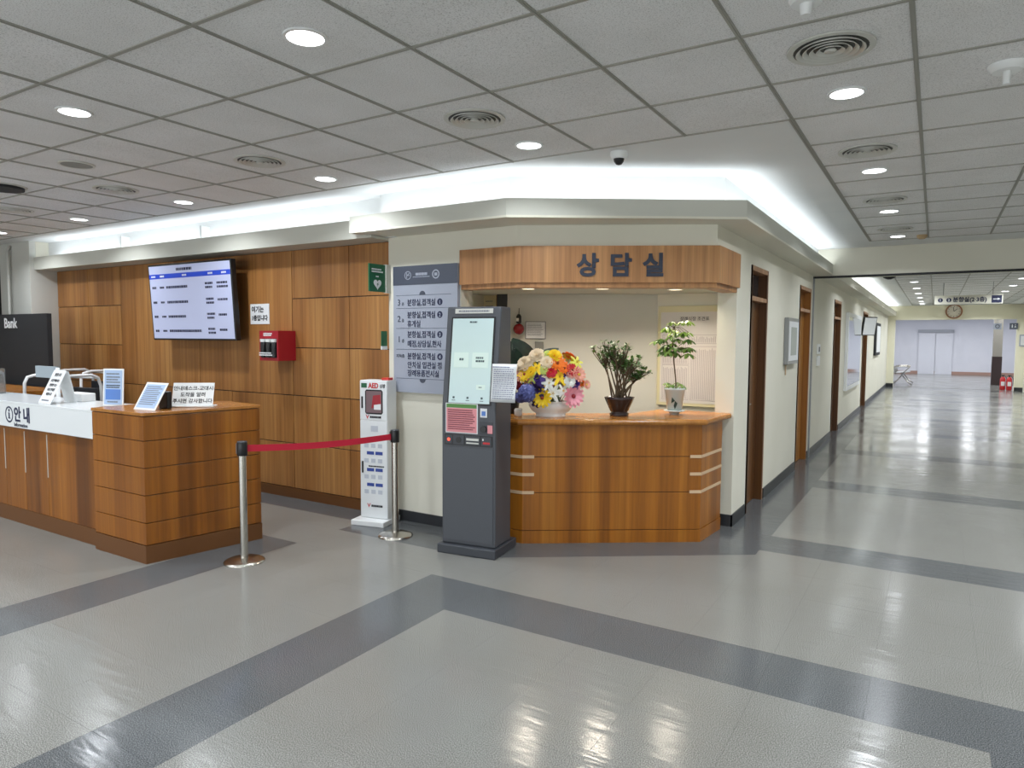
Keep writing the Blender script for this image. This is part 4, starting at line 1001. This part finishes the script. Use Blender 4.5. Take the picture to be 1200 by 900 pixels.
FL = [(629, 421, 'rose', 'cream', 8), (616, 430, 'rose', 'cream', 8), (640, 428, 'rose', 'cream', 7), (622, 426, 'rose', 'cream', 6), (648, 421, 'rose', 'yellow', 7), (641, 420, 'rose', 'lgreen', 5), (651, 429, 'gerb', 'orange', 9), (658, 434, 'gerb', 'orange', 7),
      (629, 434, 'lily', 'yellow', 8), (616, 441, 'gerb', 'yellow', 8), (624, 444, 'lily', 'lgreen', 7), (644, 438, 'rose', 'red', 6), (672, 428, 'lily', 'ygreen', 8), (667, 436, 'gerb', 'red', 7), (674, 441, 'gerb', 'peach', 8), (665, 441, 'rose', 'peach', 5),
      (653, 443, 'lily', 'yellow', 10), (661, 441, 'iris', 'purple', 5), (608, 443, 'gerb', 'peach', 7), (630, 446, 'iris', 'purple', 8), (642, 450, 'lily', 'white', 8), (664, 448, 'rose', 'white', 6), (608, 452, 'rose', 'dred', 5),
      (671, 451, 'iris', 'purple', 6), (683, 452, 'gerb', 'peach', 5), (619, 461, 'hydr', 'blue', 11), (612, 456, 'rose', 'dred', 4), (632, 457, 'iris', 'dpurple', 9), (646, 461, 'lily', 'white', 10), (635, 466, 'gerb', 'yellow', 10), (657, 458, 'lily', 'white', 7),
      (668, 464, 'gerb', 'pink', 12), (628, 472, 'iris', 'dpurple', 6), (655, 434, 'lily', 'yellow', 5), (612, 466, 'hydr', 'blue', 7), (610, 434, 'rose', 'cream', 5), (637, 436, 'rose', 'lgreen', 5), (622, 438, 'gerb', 'yellow', 6)]
rf = random.Random(21); allf = list(FL)
for k in range(18): allf.append((rf.uniform(612, 678), rf.uniform(424, 460), rf.choice(['rose', 'gerb', 'lily']), rf.choice(['cream', 'yellow', 'pink', 'white', 'orange', 'peach', 'lgreen']), rf.uniform(6, 9), 'back'))
for fl in allf:
    x, y, ty, cc, rp = fl[:5]; back = len(fl) > 5
    ux = (x-645)*K; uz = (404.5-y)*K+1.6-CZ-.012; q = max(0, 1-((x-645)/44)**2-((y-450)/36)**2); dy = -.19*math.sqrt(q)
    if back: dy = abs(dy)+.02
    c = Vector((ux, dy*.8, uz)); nrm = Vector((ux*1.6, dy*1.4-.03*(0 if back else 1), (uz-.22)*1.3)).normalized()
    if not back: nrm = (nrm+Vector((0, -.7, .1))).normalized()
    M = nrm.to_track_quat('Z', 'Y').to_matrix().to_4x4(); M.translation = c; R = rp*K
    mb = MB().use(FM[cc])
    if ty == 'gerb':
        petal_ring(mb, M, 13, R, R*.42, .12, r0=R*.1); petal_ring(mb, M, 11, R*.8, R*.36, .38, r0=R*.08, ph=.3); mb.use(M_EYE if cc in ('yellow', 'orange', 'red') else FM['dred'] if cc == 'pink' else M_EYEY).ball((0, 0, R*.12), R*.2, 8, M=M)
    elif ty == 'rose':
        for q_, (n_, tl, s_) in enumerate([(6, .45, 1), (6, .8, .9), (5, 1.1, .8), (4, 1.4, .65)]): petal_ring(mb, M, n_, R*s_, R*1.15*s_, tl, r0=R*.10, ph=q_*.6, curl=-.35)
    elif ty == 'lily':
        petal_ring(mb, M, 6, R, R*.42, .3, curl=-.35, r0=R*.05); mb.use(M_EYEY)
        for a in range(5): mb.tube([M @ Vector((0, 0, 0)), M @ Vector((.2*R*math.cos(a*1.26), .2*R*math.sin(a*1.26), R*.4))], .002, 4)
    elif ty == 'iris':
        petal_ring(mb, M, 5, R, R*.7, .1, curl=-.3); petal_ring(mb, M, 4, R*.8, R*.6, .8, ph=.4, curl=.3)
    else:
        mb.ball((0, 0, 0), R*.8, 12, M=M)
        for a in range(46):
            z = 1-(a+.5)/46*1.25; rr_ = math.sqrt(max(0, 1-z*z)); th = a*2.4; n3 = Vector((rr_*math.cos(th), rr_*math.sin(th), z)); M3 = M @ (n3.to_track_quat('Z', 'Y').to_matrix().to_4x4()); M3.translation = M @ (n3*R*.85)
            petal_ring(mb, M3, 4, R*.30, R*.30, .15, seg=1)
    f_ = mb.build('flower', fb)
mb = MB().use(M_LEAF4)
for k in range(150):
    a = rf.uniform(0, 2*PI); e_ = rf.uniform(-.3, 1.2); r = rf.uniform(.75, 1.0); c = Vector((math.cos(a)*math.cos(e_)*.26*r, math.sin(a)*math.cos(e_)*.13*r, .27+math.sin(e_)*.17*r))
    leaf(mb, c*.85+Vector((0, 0, .03)), Vector((c.x, c.y, (c.z-.2)*.7))+Vector((rf.uniform(-.1, .1),)*3), (0, 0, 1), rf.uniform(.05, .08), .024, seg=3)
for k in range(40):
    a = rf.uniform(0, 2*PI); mb.tube([(rf.uniform(-.08, .08), rf.uniform(-.04, .04), .08), (math.cos(a)*.15, math.sin(a)*.08, rf.uniform(.2, .36))], .003, 4)
mb.build('foliage', fb)['kind'] = 'stuff'

# ------------------------------------------------------------------ corridor wall things
def wall_thing(name, label, cat, y0, y1, z0, z1): return thing(name, label, cat, (X+.001, y0, z0))
t = thing('picture_frame', 'pale framed picture between the first two corridor doors', 'picture', (X+.001, 8.12, 1.33)); W = .68
bxo('frame', t, M_STEEL, 0, .045, 0, W, 0, .525, bevel=.004); bxo('mount', t, M_PAPER, .045, .048, .04, W-.04, .04, .485); bxo('picture', t, mat('photo_dull', (150, 158, 150), .3), .048, .05, .16, W-.16, .10, .42)
bxo('tassel', t, M_BEIGE, .005, .012, .1, .13, -.12, 0)
t = thing('wall_switch', 'white wall control panel just beyond the steel rail', 'switch', (X+.001, 10.63, 1.24)); bxo('plate', t, M_WHITE, 0, .02, 0, .22, .0, .14); bxo('plate', t, M_WHITE, 0, .02, 0, .22, .17, .31); bxo('display', t, M_SLATE, .02, .022, .05, .17, .2, .27)
t = thing('wall_mirror', 'large white framed mirror on the corridor wall', 'mirror', (X+.001, 14.2, .66)); bxo('frame', t, M_WHITE, 0, .05, 0, 2.6, 0, 1.47); bxo('glass', t, M_MIRROR, .05, .053, .08, 2.52, .08, 1.39)
t = thing('wall_monitor', 'monitor on a bracket high on the wall beside the farthest door', 'television', (X+.001, 17.45, 1.72))
MB().use(M_BLACKM).box(0, .12, .06, .12, .2, .28).build('bracket', t); Mm = FR((.14, .0, .0), (.6, .8, 0), (.0, -.25, 1))
MB(Mm).use(M_BLACK).box(-.19, .19, 0, .42, -.05, 0).build('casing', t); MB(Mm).use(M_PAPER).box(-.175, .175, .02, .40, 0, .004).build('screen', t)
t = thing('picture_frame', 'narrow dark framed board near the corridor end', 'picture', (X+.001, 21.2, 1.2)); bxo('frame', t, M_BLACKM, 0, .05, 0, 1.8, 0, .9); bxo('picture', t, M_PAPER, .05, .053, .35, 1.7, .08, .82)
# clock
t = thing('wall_clock', 'round brown rimmed wall clock above the corridor opening', 'clock', (.485, 27.495, 2.60)); Mc = FR((0, 0, 0), (1, 0, 0), (0, 0, 1))
ring(MB().use(mat('clock_rim', (150, 104, 70), .4)), Mc, 0, 0, .20, .245, 0, .05, 32).build('rim', t); disc(MB().use(mat('clock_face', (222, 214, 200), .4)), Mc, 0, 0, .205, 0, .02, 32).build('face', t)
mb = MB().use(M_INK)
for k in range(12):
    a = PI*k/6; c_, s_ = math.cos(a), math.sin(a); mb.add([(c_*.15-s_*.006, s_*.15+c_*.006, .022), (c_*.15+s_*.006, s_*.15-c_*.006, .022), (c_*.19+s_*.006, s_*.19-c_*.006, .022), (c_*.19-s_*.006, s_*.19+c_*.006, .022)], [(0, 1, 2, 3)], M=Mc)
mb.build('hour_marks', t)
MB().use(M_INK).add([(-.01, 0, .024), (.01, 0, .024), (.10, .09, .024), (.09, .10, .024)], [(0, 1, 2, 3)], M=Mc).add([(-.008, 0, .026), (.008, 0, .026), (-.02, .15, .026), (-.035, .148, .026)], [(0, 1, 2, 3)], M=Mc).build('hands', t)
# hanging direction sign
t = thing('hanging_sign', 'hanging cream direction sign with dark letters and a navy arrow square', 'sign', (0, 17.0, 0)); Mz = FR((0, -.0215, 0), (1, 0, 0), (0, 0, 1))
bxo('board', t, M_CREAM, -.05, 1.12, -.02, .02, 2.37, 2.55)
for x in (.1, .95): MB().use(M_STEEL).tube([(x, 0, 2.55), (x, 0, H)], .006, 6).build('hanger', t)
mb = MB().use(M_NAVY); disc(mb, Mz, .05, 2.455, .045, 0, .001, 20); disc(mb, Mz, .20, 2.455, .045, 0, .001, 20); mb.box(.93, 1.10, 2.385, 2.535, 0, .001, M=Mz); mb.build('dark_print', t)
text('1', .075, Mz @ Matrix.Translation((0, 0, .001)), M_PAPER, t, .05, 2.428, .02, 'CENTER', name='numerals'); text('2', .075, Mz @ Matrix.Translation((0, 0, .001)), M_PAPER, t, .20, 2.428, .02, 'CENTER', name='numerals')
text('분향실(2·3층)', .11, Mz, M_NAVY, t, .27, 2.42, .03, sx=.95)
MB().use(M_PAPER).box(.955, 1.04, 2.452, 2.468, .001, .002, M=Mz).add([(1.03, 2.435, .002), (1.075, 2.46, .002), (1.03, 2.485, .002)], [(0, 1, 2)], M=Mz).build('arrow', t)
# end of corridor
t = thing('toilet_sign', 'dark square pictogram sign at the right of the corridor opening', 'sign', (2.02, 27.44, 2.0)); bxo('board', t, M_SLATE, 0, .22, 0, .02, 0, .2)
mb = MB().use(M_PAPER); Mw2 = FR((0, -.001, 0), (1, 0, 0), (0, 0, 1)); disc(mb, Mw2, .07, .15, .014, 0, .001, 10); mb.box(.055, .085, .05, .13, 0, .001, M=Mw2); disc(mb, Mw2, .15, .15, .014, 0, .001, 10); mb.add([(.15, .135, .001), (.125, .06, .001), (.175, .06, .001)], [(0, 1, 2)], M=Mw2); mb.build('pictogram', t)
t = thing('room_number_sign', 'grey square sign with a round symbol beside the dark pictogram sign', 'sign', (1.60, 27.62, 2.0)); bxo('board', t, M_SIGNG, 0, .22, 0, .02, 0, .2); ring(MB().use(M_SLATE), FR((0, -.001, 0), (1, 0, 0), (0, 0, 1)), .11, .1, .04, .065, 0, .001, 20).build('symbol', t)
for ob in (t,): bxo('hanger', ob, M_STEEL, .1, .12, 0, .02, .2, .33)
t = thing('picture_frame', 'small framed picture on the yellow wall at the right edge', 'picture', (2.30, 27.47, 1.45)); bxo('frame', t, M_SIGNG, 0, .22, 0, .03, 0, .38); bxo('picture', t, M_PAPER, .03, .19, -.003, 0, .04, .34)
def extinguisher(loc, lab):
    t = thing('fire_extinguisher', lab, 'fire extinguisher', loc, 0, 'red fire extinguishers at the corridor end')
    MB().use(M_RED).lathe([(.07, 0), (.08, .02), (.08, .36), (.05, .42), (.025, .44)], 18).build('tank', t); MB().use(M_BLACK).lathe([(.02, .44), (.02, .48)], 10).box(-.05, .06, -.01, .01, .48, .50).build('valve', t); MB().use(M_BLACK).tube([(.04, 0, .47), (.1, 0, .40), (.1, 0, .15)], .01, 6).build('hose', t)
    MB().use(M_PAPER).box(-.05, .05, -.082, -.078, .14, .28).build('label', t)
extinguisher((1.95, 27.95, 0), 'red fire extinguisher on the floor left of its twin at the corridor end'); extinguisher((2.12, 27.85, 0), 'red fire extinguisher on the floor right of its twin at the corridor end')
# airport bench
t = thing('waiting_bench', 'row of steel mesh waiting chairs at the left of the corridor opening', 'bench', (-1.0, 29.6, 0), PI/2)
MB().use(M_STEEL).box(-.95, .95, -.03, .03, .34, .40).build('beam', t)
for x in (-.62, 0, .62):
    mb = MB().use(M_STEEL); mb.add([(x-.26, .24, .42), (x+.26, .24, .42), (x+.26, -.24, .47), (x-.26, -.24, .47)], [(0, 1, 2, 3)]); s_ = mb.build('seat', t); q = s_.modifiers.new('t', 'SOLIDIFY'); q.thickness = .02
    mb = MB().use(M_STEEL); mb.add([(x-.26, .24, .44), (x+.26, .24, .44), (x+.26, .44, .98), (x-.26, .44, .98)], [(0, 1, 2, 3)]); s_ = mb.build('backrest', t); q = s_.modifiers.new('t', 'SOLIDIFY'); q.thickness = .02
for x in (-.93, -.31, .31, .93): MB().use(M_CHROME).tube([(x, .2, .40), (x, .26, .66), (x, -.05, .68), (x, -.22, .66), (x, -.2, .62), (x, 0, .40)], .014, 6).build('armrest', t)
for x in (-.7, .7):
    for s_ in (-1, 1): MB().use(M_CHROME).tube([(x, 0, .36), (x, s_*.18, .12), (x, s_*.32, .02)], .02, 6).build('leg', t)

flush_texts()
